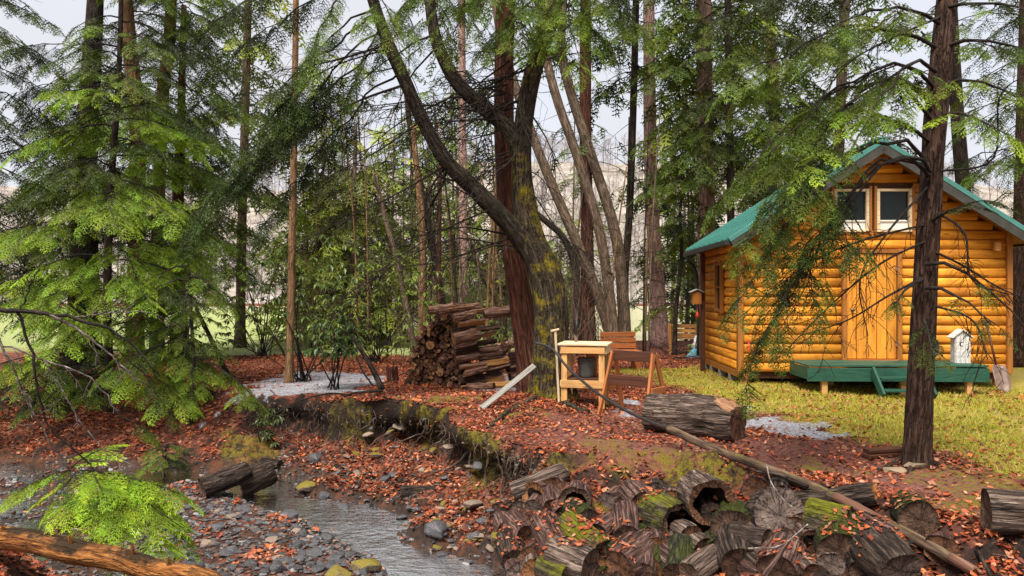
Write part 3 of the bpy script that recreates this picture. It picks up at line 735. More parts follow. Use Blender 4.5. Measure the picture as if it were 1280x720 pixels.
for x in (2.0, 2.88): board('stringer', (x, PY - 0.03, PZ - 0.06), (x, PY - 0.46, 0.0), 0.045, 0.16, MAT['green_paint'], stp)
board('tread', (2.03, PY - 0.2, 0.3), (2.85, PY - 0.2, 0.3), 0.24, 0.035, MAT['green_paint'], stp)
board('tread', (2.03, PY - 0.37, 0.1), (2.85, PY - 0.37, 0.1), 0.24, 0.035, MAT['green_paint'], stp)
# wall lamp box near the right eave
box('wall_lamp', (0.1, 0.09, 0.16), (4.78, -0.1, 2.68), MAT['bench_wood'], cab)
bpy.context.view_layer.update()
CM = cab.matrix_basis.copy()
def cw(x, y, z): return CM @ Vector((x, y, z))

# things on and beside the cabin
def outhouse():
    o = empty('birdhouse', cw(3.84, -0.55, PZ + 0.018), R(-10), 'little white weathered birdhouse with crescent moon door standing on green porch', 'birdhouse')
    o.scale = (.78, .78, .84)
    for s in (-1, 1): box('side_panel', (0.02, 0.27, 0.58), (s * 0.16, 0, 0.29), MAT['white_worn'], o)
    for q in range(3): box('plank', (0.095, 0.02, 0.58), ((q - 1) * 0.1, -0.145, 0.29), MAT['white_worn'], o)
    box('back_panel', (0.32, 0.02, 0.58), (0, 0.145, 0.29), MAT['white_worn'], o)
    g = prism('gable', [(-0.17, 0.58), (0.17, 0.58), (0, 0.7)], 0.26, MAT['white_worn'], o); g.location = (0, -0.13, 0)
    for s in (-1, 1):
        board('roof_panel', (s * 0.23, 0, 0.55), (0.0, 0, 0.735), 0.36, 0.018, MAT['white_worn'], o, (s * 0.6, 0, 0.8))
    a = [R(q) for q in range(-120, 121, 20)]
    out = [(0.05 * math.cos(q) , 0.05 * math.sin(q)) for q in a] + [(0.04 * math.cos(q) - 0.018 , 0.043 * math.sin(q)) for q in a[::-1]]
    m = prism('moon', out, 0.006, MAT['black'], o); m.location = (-0.03, -0.162, 0.42); m.rotation_euler = (0, R(180), 0)
    box('door_handle', (0.012, 0.02, 0.05), (0.09, -0.165, 0.3), MAT['black'], o, bev=0.002)
outhouse()
# shovel leaning on the wall
sh = empty('shovel', cw(4.58, -0.5, 0.0), R(-2), 'rusty long-handled shovel leaning against cabin wall beside white birdhouse', 'shovel')
rod('handle', [(-0.02, 0.36, 1.2), (0.0, 0.1, 0.45)], 0.021, MAT['dark_board'], sh)
rod('grip', [(-0.09, 0.38, 1.24), (-0.02, 0.36, 1.18), (0.06, 0.38, 1.24)], 0.02, MAT['dark_board'], sh, n=7)
rod('grip_bar', [(-0.1, 0.385, 1.245), (0.07, 0.385, 1.245)], 0.02, MAT['dark_board'], sh)
vv = []
for i in range(9):
    tq = i / 8; zz = 0.46 - 0.5 * tq; ww = 0.14 * (1 if tq < 0.55 else math.sqrt(max(0, 1 - ((tq - 0.55) / 0.45) ** 2)) + 0.02) * (0.75 if i == 0 else 1)
    for j in range(7):
        u = j / 6 - 0.5; vv.append((u * 2 * ww, 0.08 - 0.22 * tq + 0.1 * (u * 2) ** 2 * -0.5, zz))
ff = [[i * 7 + j, i * 7 + j + 1, i * 7 + 8 + j, i * 7 + 7 + j] for i in range(8) for j in range(6)]
me = bpy.data.meshes.new('blade'); me.from_pydata(vv, [], ff); me.materials.append(MAT['iron'])
for p in me.polygons: p.use_smooth = True
o = bpy.data.objects.new('blade', me); COL.objects.link(o); o.parent = sh
m = o.modifiers.new('solid', 'SOLIDIFY'); m.thickness = 0.004
# dark round pan leaning on the wall behind the birdhouse
o = lathe('pan', [(0.0, 0.0), (0.2, 0.0), (0.235, 0.05), (0.245, 0.05), (0.21, -0.012), (0.0, -0.012)], MAT['black'], None, cw(3.38, -0.2, PZ + 0.27), 28); o.rotation_euler = (R(80), 0, 0)
tag(o, 'round black pan leaning on cabin wall beside the birdhouse', 'pan')
# red broom-like scraper hanging on the wall
o = empty('scraper', cw(0.1, -0.09, 0.42), 0, 'thin red scraper hanging on the front wall near the left corner', 'scraper')
rod('handle', [(0, 0, 0.02), (0, 0, 0.42)], 0.014, MAT['red'], o); box('head', (0.07, 0.025, 0.05), (0, 0, 0.44), MAT['red'], o); box('blade', (0.05, 0.02, 0.07), (0, 0, -0.02), MAT['iron'], o, bev=0.002)
# bird feeder on a post at the rear left corner, with a red feeder hanging below
pf = P(873, 390, 16.9)
fp = empty('feeder_post', (pf[0], pf[1], 0), 0, 'dark wooden post with brown bird feeder box left of the cabin', 'bird feeder')
box('post', (0.09, 0.09, 2.75), (0.1, 0, 1.3), MAT['dark_board'], fp)
box('feeder_box', (0.2, 0.16, 0.28), (-0.06, -0.05, 1.68), MAT['trim_wood'], fp)
for s in (-1, 1): board('feeder_roof', (-0.06 + s * 0.16, -0.05, 1.81), (-0.06, -0.05, 1.88), 0.24, 0.02, MAT['grey_board'], fp, (s * 0.4, 0, 0.9))
lathe('nectar_bulb', [(0.0, 0), (0.03, 0.01), (0.045, 0.06), (0.03, 0.12), (0.01, 0.15), (0.006, 0.3)], MAT['red'], fp, (-0.04, -0.06, 1.22), 12)
# blue rake and white bag by the corner
bgp = hit(876, 450)
o = empty('leaf_bag', (bgp[0] + 0.12, bgp[1] + 0.5, h1(bgp[0], bgp[1] + .5)), 0, 'lumpy pale grey sack standing at the cabin rear corner', 'sack')
bmm = bmesh.new(); bmesh.ops.create_icosphere(bmm, subdivisions=4, radius=1.0)
for v_ in bmm.verts:
    c = v_.co; w_ = 1 + 0.12 * math.sin(c.x * 9 + c.z * 5) * math.cos(c.y * 8) + 0.06 * math.sin(c.z * 17 + c.x * 6)
    v_.co = Vector((c.x * 0.2 * w_, c.y * 0.18 * w_, 0.33 + 0.36 * (c.z if c.z > 0 else max(c.z, -0.9)) * (1 + 0.05 * w_)))
me = bpy.data.meshes.new('sack'); bmm.to_mesh(me); bmm.free(); me.materials.append(MAT['bag'])
for p in me.polygons: p.use_smooth = True
b_ = bpy.data.objects.new('sack', me); COL.objects.link(b_); b_.parent = o
lathe('neck', [(0.05, 0), (0.03, 0.05), (0.07, 0.12), (0.05, 0.13)], MAT['bag'], o, (0, 0, 0.66), 14)
rk = empty('rake', (bgp[0] - 0.1, bgp[1] + 0.25, h1(bgp[0], bgp[1] + .25)), R(8), 'blue fan rake standing upside against sack at cabin corner', 'rake')
rod('handle', [(0.0, 0, 0.3), (0.34, 0.2, 1.5)], 0.014, MAT['lumber'], rk)
for q in range(13):
    u = (q - 6) / 6
    rod('tine', [(0.0, 0, 0.32), (u * 0.1 - 0.03, -0.02, 0.2), (u * 0.22 - 0.08, -0.04, 0.02)], 0.009, MAT['blue'], rk, seg=5, n=6)
rod('crossbar', [(-0.16, -0.03, 0.14), (0.07, -0.03, 0.16)], 0.011, MAT['blue'], rk, seg=5)
rk2 = empty('hoe', (bgp[0] + 0.25, bgp[1] + 0.45, h1(bgp[0], bgp[1] + .45)), R(-12), 'long grey tool handle leaning by the blue rake', 'garden tool')
rod('handle', [(0.0, 0, 0.03), (0.22, 0.28, 1.6)], 0.014, MAT['grey_board'], rk2); box('blade', (0.16, 0.02, 0.09), (0, -0.01, 0.05), MAT['iron'], rk2)

# ------------------------------------------------------------------ bench by the pond
def bench(name, label, pos, rz, L=1.1, mat=MAT['bench_wood'], slats=3):
    o = empty(name, pos, rz, label, 'bench')
    for s in (-1, 1):
        board('leg', (s * L * 0.42, -0.2, 0.0), (s * L * 0.42, -0.2, 0.42), 0.09, 0.06, mat, o, (0, 1, 0))
        board('leg', (s * L * 0.42, 0.2, 0.0), (s * L * 0.42, 0.32, 0.88), 0.09, 0.06, mat, o, (0, 1, 0))
        board('rail', (s * L * 0.36, -0.22, 0.39), (s * L * 0.36, 0.24, 0.37), 0.05, 0.08, mat, o)
    for q in range(4): board('seat_slat', (-L / 2, -0.2 + q * 0.13, 0.45), (L / 2, -0.2 + q * 0.13, 0.45), 0.115, 0.03, mat, o)
    for q in range(slats):
        board('back_slat', (-L / 2, 0.2 + q * 0.02, 0.55 + q * 0.135), (L / 2, 0.2 + q * 0.02, 0.55 + q * 0.135), 0.03, 0.11, mat, o)
    return o
q = G(857, 442); bench('bench', 'weathered orange wooden bench near the cabin facing the pond', (q[0], q[1], h1(*q)), R(155), 0.95)
q = G(776, 463); bench('bench', 'low orange slatted bench behind the potting table', (q[0], q[1] , h1(*q)), R(8), 0.85, MAT['red_wood'], 3)

# ------------------------------------------------------------------ potting table
pt = hit(733, 508)
tb = empty('potting_table', (pt[0] + 0.0, pt[1] + 0.15, h1(pt[0], pt[1] + .15)), R(-14), 'pale lumber potting table with lower shelf beside the large mossy tree', 'table')
TW, TD, TH = 0.58, 0.52, 0.95
for x in (-1, 1):
    for y in (-1, 1): board('leg', (x * TW / 2, y * TD / 2, -0.02), (x * TW / 2, y * TD / 2, TH), 0.09, 0.045, MAT['lumber'], tb, (0, 1, 0))
for y in (-1, 1):
    board('apron', (-TW / 2 - 0.05, y * (TD / 2 + 0.035), TH - 0.07), (TW / 2 + 0.05, y * (TD / 2 + 0.035), TH - 0.07), 0.025, 0.1, MAT['lumber'], tb)
    board('shelf_rail', (-TW / 2 - 0.05, y * (TD / 2 + 0.035), 0.36), (TW / 2 + 0.05, y * (TD / 2 + 0.035), 0.36), 0.025, 0.12, MAT['lumber'], tb)
for x in (-1, 1):
    board('side_apron', (x * (TW / 2 + 0.06), -TD / 2, TH - 0.07), (x * (TW / 2 + 0.06), TD / 2, TH - 0.07), 0.022, 0.12, MAT['lumber_pale'], tb)
    board('side_rail', (x * (TW / 2 + 0.06), -TD / 2, 0.36), (x * (TW / 2 + 0.06), TD / 2, 0.36), 0.022, 0.09, MAT['lumber_pale'], tb)
for q in range(4): board('top_board', (-TW / 2 - 0.1, -TD / 2 + 0.02 + q * 0.165, TH + 0.016 + 0.004 * (q % 2)), (TW / 2 + 0.1, -TD / 2 + 0.02 + q * 0.165, TH + 0.016), 0.16, 0.03, MAT['lumber_pale'], tb)
for q in range(4): board('shelf_board', (-TW / 2 + 0.02, -TD / 2 + 0.07 + q * 0.13, 0.43), (TW / 2 - 0.02, -TD / 2 + 0.07 + q * 0.13, 0.43), 0.12, 0.022, MAT['dark_board'], tb)
bpy.context.view_layer.update(); TM = tb.matrix_basis.copy()
def tw(x, y, z): return TM @ Vector((x, y, z))
o = empty('bucket', tw(0.02, -0.03, 0.443), 0, 'ribbed grey bucket on the lower shelf of the potting table', 'bucket')
prof = [(0.001, 0.004), (0.1, 0.0)] + [(0.105 + 0.035 * i / 8 + (0.004 if i % 2 else 0), 0.01 + 0.27 * i / 8) for i in range(9)] + [(0.15, 0.285), (0.15, 0.3), (0.135, 0.3), (0.1, 0.02), (0.001, 0.02)]
lathe('shell', prof, MAT['pot'], o, (0, 0, 0), 24)
rod('handle', [(-0.148, 0, 0.285), (-0.1, -0.12, 0.24), (0.1, -0.12, 0.24), (0.148, 0, 0.285)], 0.004, MAT['iron'], o, seg=5)
o = empty('flower_pot', tw(0.1, 0.1, 0.443), 0, 'small clay flower pot behind the bucket on table shelf', 'flower pot')
lathe('pot_body', [(0.001, 0), (0.06, 0), (0.09, 0.3), (0.1, 0.3), (0.1, 0.36), (0.088, 0.36), (0.08, 0.3), (0.001, 0.28)], plain('clay', (0.4, 0.14, 0.06), None, 8, 0.8), o, (0, 0, 0), 20)
o = box('tray', (0.16, 0.3, 0.03), tw(0.46, 0.02, 0.45), MAT['teal'], None, (0, R(8), R(-14))); tag(o, 'flat teal plastic tray sticking out of the table shelf', 'tray')
o = empty('trowel', tw(-0.17, 0.12, TH + 0.035), 0, 'black handled trowel standing upright at back of table top', 'trowel')
rod('handle', [(0, 0, 0.1), (0.015, 0, 0.34)], [0.016, 0.024], MAT['black'], o, n=2); board('blade', (0, 0, 0.0), (0.0, 0, 0.12), 0.05, 0.006, MAT['iron'], o, (0, 1, 0))
o = empty('stake', tw(-0.38, -0.22, 0), 0, 'thin pale wooden stake with crosspiece rising left of the potting table', 'stake')
board('upright', (0.0, 0, 0.0), (-0.06, 0, 1.18), 0.035, 0.025, MAT['lumber_pale'], o, (0, 1, 0)); board('crosspiece', (-0.13, -0.02, 1.17), (0.0, -0.02, 1.2), 0.03, 0.02, MAT['lumber_pale'], o, (0, 1, 0))

# ------------------------------------------------------------------ sawhorse
def sawhorse(pos, rz, label, W=0.7, H=0.95):
    o = empty('sawhorse', pos, rz, label, 'sawhorse')
    for s in (-1, 1):
        for f in (-1, 1):
            board('leg', (s * W / 2 * 1.12, f * 0.37, -0.04), (s * W / 2 * 0.95, f * 0.03, H), 0.08, 0.035, MAT['red_wood'], o, (s, 0, 0.1))
        board('end_brace', (s * (W / 2 + 0.045), -0.2, H * 0.45), (s * (W / 2 + 0.045), 0.2, H * 0.45), 0.09, 0.022, MAT['red_wood'], o, (s, 0, 0))
    board('top_beam', (-W / 2 - 0.0, 0, H - 0.05), (W / 2 + 0.0, 0, H - 0.05), 0.04, 0.15, MAT['dark_board'], o)
    board('stretcher', (-W / 2, -0.165, H * 0.58), (W / 2, -0.165, H * 0.58), 0.03, 0.15, MAT['dark_board'], o)
    return o
q = G(795, 522); sawhorse((q[0], q[1] + 0.2, h1(*q)), R(-38), 'reddish wooden sawhorse with dark top beam in front of the cut log')
# white plank
a, b = hit(602, 512), P(668, 457, 11.6)
o = board('white_plank', a + np.array([0, 0, 0.02]), b, 0.085, 0.03, MAT['grey_board'], None, (0.3, -0.6, 0.7)); tag(o, 'pale grey plank lying aslant against the mossy tree base', 'plank')

# ------------------------------------------------------------------ log rounds of the foreground pile
def orient(o, pos, axis):
    z = Vector(axis).normalized(); o.location = tuple(pos); o.rotation_mode = 'QUATERNION'
    o.rotation_quaternion = z.to_track_quat('Z', 'Y')

def log_round(name, label, face, axis, L, r, bark, cut, hollow=0.0, group=None, seed=0, squash=1.0, seg=46):
    """face = centre of the visible cut, axis = direction from the cut into the log"""
    o = empty(name, (0, 0, 0), 0, label, 'log', group)
    n = max(8, int(L / 0.045)); s = np.linspace(0, L, n)
    bend = 0.02 * np.sin(s * 4 + seed)
    pts = np.stack([bend, bend * 0.5, s], 1)
    prof = 1 + 0.05 * np.sin(s * 9 + seed) + 0.05 * (rng.random(n) - 0.5); prof[0] *= 0.97; prof[-1] *= 0.94
    mb = MB(); tube(mb, pts, r * prof, seg, 0.13, 26.0, cap=False, seed=seed, stretch=0.07)
    V = mb.V[0]
    lump = 1 + 0.28 * (vn(np.stack([V[:, 0] / r * 0.9, V[:, 1] / r * 0.9, V[:, 2] * 2.5], 1) + seed * 3.7, seed) - 0.5)
    V[:, 0] *= lump; V[:, 1] *= lump
    # uneven saw line
    V[:seg, 2] += 0.03 * (vn(V[:seg] * 9 + seed, 2) - 0.5)
    b = mb.build('bark', bark, o)
    def disc(ring, zc, inset, flip, nm, mt, rin):
        m2 = MB(); c = ring.mean(0)
        rings = [ring, c + (ring - c) * 0.9 + np.array([0, 0, inset])]
        if rin > 0:
            rings.append(c + (ring - c) * (rin * (0.8 + 0.4 * vn(ring * 9 + seed, 8)))[:, None] + np.array([0, 0, inset * 1.5]))
        else:
            rings += [c + (ring - c) * 0.5 + np.array([0, 0, inset * 1.2]), c + (ring - c) * 0.03 + np.array([0, 0, inset])]
        for k in range(1, len(rings)): rings[k] = rings[k] + np.stack([np.zeros(seg), np.zeros(seg), 0.012 * (vn(rings[k] * 25 + seed, 5) - 0.5)], 1)
        Vd = np.concatenate(rings); F = []
        for k in range(len(rings) - 1):
            for j in range(seg):
                q = [k * seg + j, k * seg + (j + 1) % seg, (k + 1) * seg + (j + 1) % seg, (k + 1) * seg + j]
                F.append(q[::-1] if not flip else q)
        bk = Vd.copy(); bk[:, 2] *= 0.2
        m2.add(Vd, np.array(F), bk=bk); m2.build(nm, mt, o)
        return rings[-1]
    last = disc(V[:seg], 0, 0.012, False, 'cut_face', cut, hollow)
    if hollow > 0:
        m3 = MB(); c = last.mean(0); rg = []
        for k in range(6):
            q = k / 5; sc_ = 1 + 0.1 * math.sin(q * 5 + seed) - 0.25 * q
            rg.append(c + (last - c) * sc_ + np.array([0, 0, q * min(L * 0.8, 0.35)]))
        rg.append(c + (last - c) * 0.02 + np.array([0, 0, min(L * 0.8, 0.35)]))
        F = [[k * seg + (j + 1) % seg, k * seg + j, (k + 1) * seg + j, (k + 1) * seg + (j + 1) % seg] for k in range(6) for j in range(seg)]
        m3.add(np.concatenate(rg), np.array(F)); m3.build('hollow', MAT['hollow'], o)
    disc(V[(n - 1) * seg:n * seg], L, -0.01, True, 'cut_face', cut, 0)
    orient(o, face, axis); o.scale = (1, squash, 1)
    return o

def logpx(px, py, rpx, axis, L, bark, cut, label, hollow=0.0, lift=0.6, seed=0, dz=0.0):
    h = hit(px, py); d = h[1]; r = rpx / K * d
    ray = unit(h - np.array([0, 0, CAMZ]))
    r *= 1.07; p = h - ray * r * max(lift, .95); p[2] += dz
    # keep the low side on the ground
    return log_round('log_round', label, p, unit(axis), L, r, MAT[bark], MAT[cut], hollow, 'log rounds tumbled down the stream bank', seed)

LOGS = [
 (708, 590, 11, (-0.9, -0.25, -0.42), .62, 'log_grey', 'cut_brown', 'long grey split log topmost at the left end of the pile', 0, .7),
 (670, 625, 18, (0.62, 0.68, -0.12), .36, 'log_bark', 'cut_tan', 'hollow log round with a bright orange-brown rim under the long grey log', .58, .8),
 (719, 630, 19, (0.1, 0.85, 0.5), .36, 'log_bark', 'cut_dark', 'hollow log round with purple-grey bark beside the orange-rimmed one', .7, .8),
 (757, 629, 14, (0.65, 0.75, 0.1), .32, 'log_bark', 'cut_grey', 'small log round with an oval grey cut above the mossy leaning log', 0, .8),
 (656, 669, 15, (-0.4, 0.7, 0.55), .34, 'log_bark', 'cut_brown', 'log round with a rotten brown face at the left foot of the pile', 0, .8),
 (695, 684, 17, (-0.22, 0.45, 0.85), .36, 'log_bark', 'cut_dark', 'reddish brown barked log round tipped on end near the left of the pile', 0, .8),
 (752, 692, 19, (-0.55, 0.3, 0.78), .48, 'log_moss', 'cut_dark', 'leaning log round thickly covered in yellow-green moss', 0, .8),
 (738, 707, 20, (-0.8, 0.3, 0.5), .40, 'log_grey', 'cut_dark', 'grey furrowed log round lying low in front of the mossy leaning log', 0, .8),
 (712, 722, 15, (-0.75, 0.4, 0.4), .34, 'log_moss', 'cut_dark', 'bright moss covered log end at the bottom edge left of centre', 0, .6),
 (783, 671, 17, (0.05, 0.55, 0.8), .40, 'log_bark', 'cut_dark', 'brown log round with leaves on top in the middle of the pile', 0, .8),
 (772, 708, 23, (0.68, 0.45, 0.5), .46, 'log_bark', 'cut_brown', 'broad dark furrowed log round at the bottom middle of the pile', 0, .8),
 (848, 656, 25, (-0.45, 0.75, 0.5), .42, 'log_moss', 'cut_dark', 'hollow log round with lime moss over its crown', .72, .9),
 (806, 632, 18, (-0.2, 0.8, 0.4), .36, 'log_bark', 'cut_dark', 'brown log round half hidden behind the lime mossed hollow one', 0, .7),
 (893, 631, 27, (-0.12, 0.8, 0.6), .46, 'log_grey', 'cut_brown', 'largest hollow log round with grey furrowed bark at top middle of pile', .7, .9),
 (917, 664, 25, (0.3, 0.8, 0.4), .34, 'log_mossdark', 'cut_dark', 'dark green mossed log round right of the largest hollow round', 0, .7),
 (975, 645, 33, (0.1, 0.72, -0.5), .36, 'log_black', 'cut_grey', 'wide log round showing a flat dull grey cut with pale fungi', 0, .8),
 (800, 716, 18, (0.2, 0.5, 0.8), .3, 'log_bark', 'cut_dark', 'pinkish barked log round at the bottom edge', 0, .7),
 (842, 716, 17, (0.3, 0.3, 0.85), .36, 'log_mossdark', 'cut_dark', 'slim greenish log standing at the bottom edge', 0, .7),
 (862, 720, 16, (0.75, 0.35, 0.5), .42, 'log_grey', 'cut_dark', 'slanting grey log at the bottom edge right of the slim greenish one', 0, .7),
 (928, 706, 24, (0.1, 0.5, 0.8), .34, 'log_black', 'cut_dark', 'black rotten stump-like log round near the bottom edge', 0, .7),
 (975, 716, 22, (0.4, 0.4, 0.8), .36, 'log_bark', 'cut_dark', 'purplish log round near the bottom edge under the grey cut round', 0, .7),
 (1062, 655, 21, (-0.85, 0.35, 0.4), .34, 'log_moss', 'cut_grey', 'short log round with a bright green moss coat below the long pole', 0, .8),
 (1015, 680, 17, (0.2, 0.9, 0.2), .3, 'log_bark', 'cut_brown', 'thin-shelled hollow log with a pale brown rim and leaves inside', .75, .8),
 (1048, 690, 27, (0.45, 0.6, 0.6), .4, 'log_mossdark', 'cut_dark', 'dark log round flecked with pale lichen in the lower right of pile', 0, .7),
 (1126, 716, 28, (-0.15, 0.6, 0.75), .36, 'log_black', 'cut_grey', 'thick black barked log round at the bottom edge below the pole', 0, .7),
 (1152, 652, 22, (0.3, 0.75, 0.3), .34, 'log_mossdark', 'cut_dark', 'moss speckled dark log round above the long pole at right', 0, .8),
 (750, 668, 12, (0.5, 0.5, 0.6), .3, 'log_bark', 'cut_dark', 'narrow dark log wedged between the mossy leaning log and its neighbours', 0, .5),
 (880, 690, 17, (-0.5, 0.6, 0.6), .34, 'log_grey', 'cut_dark', 'grey log fragment below the largest hollow round', 0, .6),
 (960, 678, 16, (-0.8, 0.5, 0.2), .34, 'log_black', 'cut_dark', 'charred looking log wedged under the grey cut round', 0, .5),
 (640, 700, 16, (-0.1, 0.6, 0.8), .34, 'log_black', 'cut_dark', 'dark wet log standing in the creek edge at the pile foot', 0, .6),
  (690, 611, 14, (0.3, 0.9, 0), .3, 'log_bark', 'cut_brown', 'log round just right of the long grey split log', 0, .8),
 (822, 690, 17, (0.2, 0.9, 0.1), .32, 'log_bark', 'cut_tan', 'log round with a tan cut end below the lime mossed hollow one', 0, .9),
 (868, 678, 16, (-0.3, 0.9, 0.1), .3, 'log_grey', 'cut_brown', 'log round with a brown cut end under the largest hollow round', 0, .9),
 (945, 612, 15, (0.3, 0.9, 0.0), .34, 'log_bark', 'cut_brown', 'log round tucked between the largest hollow round and the grey cut one', 0, .8),
 (1005, 655, 14, (0.5, 0.8, 0.0), .3, 'log_black', 'cut_brown', 'small round beside the pale fungi on the grey cut', 0, .8),
 (1085, 690, 19, (0.2, 0.9, 0.1), .34, 'log_bark', 'cut_tan', 'log round with a tan end between the lichen round and the thick black one', 0, .9),
 (722, 664, 13, (0.2, 0.9, 0.1), .3, 'log_bark', 'cut_brown', 'small log round left of the mossy leaning log', 0, .9),
 (905, 690, 17, (0.1, 0.9, 0.1), .32, 'log_mossdark', 'cut_brown', 'greenish log round left of the black rotten one', 0, .9),
 (668, 700, 15, (0.4, 0.85, 0.1), .3, 'log_bark', 'cut_brown', 'log round at the waterline left of the grey furrowed round', 0, .9),
 (1180, 690, 17, (0.5, 0.8, 0.0), .36, 'log_bark', 'cut_brown', 'log round in the leaves right of the pole', 0, .8),
 (620, 640, 10, (0.7, 0.5, 0.3), .3, 'log_black', 'cut_dark', 'small black log tucked under the mossy bank corner', 0, .6),
]
for i, (px, py, r, ax, L, bk, ct, lb, ho, lf) in enumerate(LOGS):
    ax = (ax[0] * .8, ax[1] + .15, ax[2] * (0.15 if ho else 0.4) - .08); logpx(px, py, r, ax, L, bk, ct, lb, ho, lf, seed=i + 1)

lr = random.Random(5)
for k_ in range(90): random.random()
for i in range(58):
    px = lr.uniform(632, 1150); py = lr.uniform(max(606, 606 + (px - 900) * .16), 730)
    h = hit(px, py)
    if h[2] > -.03: continue
    r_ = lr.uniform(.075, .125); ray = unit(h - np.array([0, 0, CAMZ]))
    log_round('log_round', 'weathered brown-ended log round packed in the gaps of the pile', h - ray * r_ * lr.uniform(.1, .75), unit((lr.uniform(-.55, .55), 1, lr.uniform(-.15, .3))), lr.uniform(.26, .4), r_, MAT[lr.choice(['log_black', 'log_bark', 'log_grey', 'log_bark', 'log_mossdark'])], MAT[lr.choice(['cut_brown', 'cut_tan', 'cut_dark', 'cut_grey'])], 0, 'brown-ended log rounds filling the pile', 200 + i, 1.0, 30)
bpy.context.view_layer.update(); _dg = bpy.context.evaluated_depsgraph_get()
LOGLEAF = []
for i in range(9000):
    x_, y_ = random.uniform(-.2, 4.2), random.uniform(4.4, 8.4)
    ok_, loc_, nor_, _i, ob_, _m = SC.ray_cast(_dg, Vector((x_, y_, 1.2)), Vector((0, 0, -1)))
    if ok_ and ob_.name.startswith(('bark', 'cut_face')) and nor_.z > .25: LOGLEAF.append((tuple(loc_), tuple(nor_)))

def long_log(name, label, pa, pb, ra, rb, bark, cut, seed=0, cat='log'):
    pa, pb = np.asarray(pa), np.asarray(pb)
    o = log_round(name, label, pa, unit(pb - pa), float(np.linalg.norm(pb - pa)), (ra + rb) / 2, MAT[bark], MAT[cut], 0, None, seed)
    return o
# the big sawn log beside the sawhorse
a = hit(928, 552); r_ = 0.265
pa = np.array([a[0], a[1] + 0.1, h1(a[0], a[1]) + r_ * 0.93]); b = np.array([pa[0] - 0.92, pa[1] + 0.85, 0]); b[2] = h1(b[0], b[1]) + r_ * 0.9
big = long_log('sawn_log', 'thick rough-barked log with a sawn notch lying beside the sawhorse', pa, b, r_, r_, 'log_grey', 'cut_brown', 51)
MAT['split_wood'] = bark_mat('split_wood', (0.14, 0.06, 0.03), (0.34, 0.17, 0.09), (0.5, 0.31, 0.19), 26, 0.08, 0.015)
_iq = big.rotation_quaternion.inverted(); _u = np.array((_iq @ Vector((0.25, -0.35, 1.0)).normalized())[:])
for ch in big.children:
    me = ch.data; co = np.zeros(len(me.vertices) * 3); me.vertices.foreach_get('co', co); co = co.reshape(-1, 3)
    lim = r_ * (0.42 + 1.4 * np.clip((co[:, 2] - 0.30) / 0.16, 0, 1) + 0.12 * (vn(co * 14, 4) - .5)); hh = co @ _u; over = np.maximum(hh - lim, 0); co -= over[:, None] * _u
    me.vertices.foreach_set('co', co.astype(np.float32).ravel()); me.materials.append(MAT['split_wood'])
    if ch.name.startswith('bark'):
        cl = over > 0.004
        for p in me.polygons:
            if all(cl[v] for v in p.vertices): p.material_index = 1; p.use_smooth = False
    me.update()
# long log lying behind the pole, sawn orange end to the right
a = hit(1094, 634); r_ = 0.105
pa = np.array([a[0], a[1], h1(a[0], a[1]) + r_ * 0.95]); b = pa + np.array([-0.85, 0.42, 0]); b[2] = h1(b[0], b[1]) + r_ * 0.95
long_log('fallen_log', 'mossy dark log with a sawn orange end behind the long pole', pa, b, r_, r_, 'log_black', 'cut_orange', 52)
# thick log at the right edge
a = hit(1232, 668); r_ = 0.17
pa = np.array([a[0], a[1], h1(a[0], a[1]) + r_ * 0.95]); b = pa + np.array([1.3, -0.25, 0]); b[2] = h1(b[0], b[1]) + r_ * 0.95
long_log('fallen_log', 'thick grey-brown log lying at the right edge of the leaves', pa, b, r_, r_, 'log_grey', 'cut_dark', 53)
# two logs in the creek
for (px, py, ax, L, r_, lb, sd_) in ((252, 622, (0.72, 0.62, 0.22), .62, 0.14, 'soaked dark log pointing at the viewer on the gravel bar', 54), (300, 622, (0.55, 0.3, 0.25), .46, 0.17, 'short black barked log beside the soaked log on gravel bar', 55)):
    a = hit(px, py); pa = np.array([a[0], a[1], a[2] + r_ * 0.9]); 
    log_round('creek_log', lb, pa, unit(ax), L, r_, MAT['log_black'], MAT['cut_dark'], 0, None, sd_)
for (px, py, ax, L, r_, lb, sd_) in ((68, 668, (0.3, 0.8, 0.1), .5, 0.085, 'black round log end behind the orange trunk at lower left', 56), (350, 585, (-0.9, 0.3, 0.05), .32, 0.07, 'short dark log at the foot of the leafy bank', 57), (500, 625, (0.95, 0.2, 0.0), .45, 0.09, 'wet black log at water edge under the exposed roots', 58)):
    a = hit(px, py); pa = np.array([a[0], a[1], a[2] + r_ * 0.7])
    log_round('creek_log', lb, pa, unit(ax), L, r_, MAT['log_black'], MAT['cut_dark'], 0, None, sd_)
# orange trunk across the bottom-left corner
mb = MB(); q = catmull([P(-160, 640, 5.9), P(0, 672, 5.6), P(110, 692, 5.4), P(210, 716, 5.2), P(300, 742, 5.0)], 70); q[:, 2] += .012 * np.sin(np.arange(70) * .35)
tube(mb, q, np.linspace(0.088, 0.078, 70) * (1 + .05 * rng.normal(size=70) * .5), 40, 0.2, 16, seed=3, stretch=0.16)
for k_ in (18, 31, 44, 52): tube(mb, np.array([q[k_], q[k_] + np.array([.02, -.05, .11 + .02 * (k_ % 3)])]), [.022, .014], 8, .2, 20)
tag(mb.build('fallen_log', MAT['log_orange'], None, origin=q[0]), 'orange-brown fallen trunk crossing the bottom left corner', 'fallen trunk')

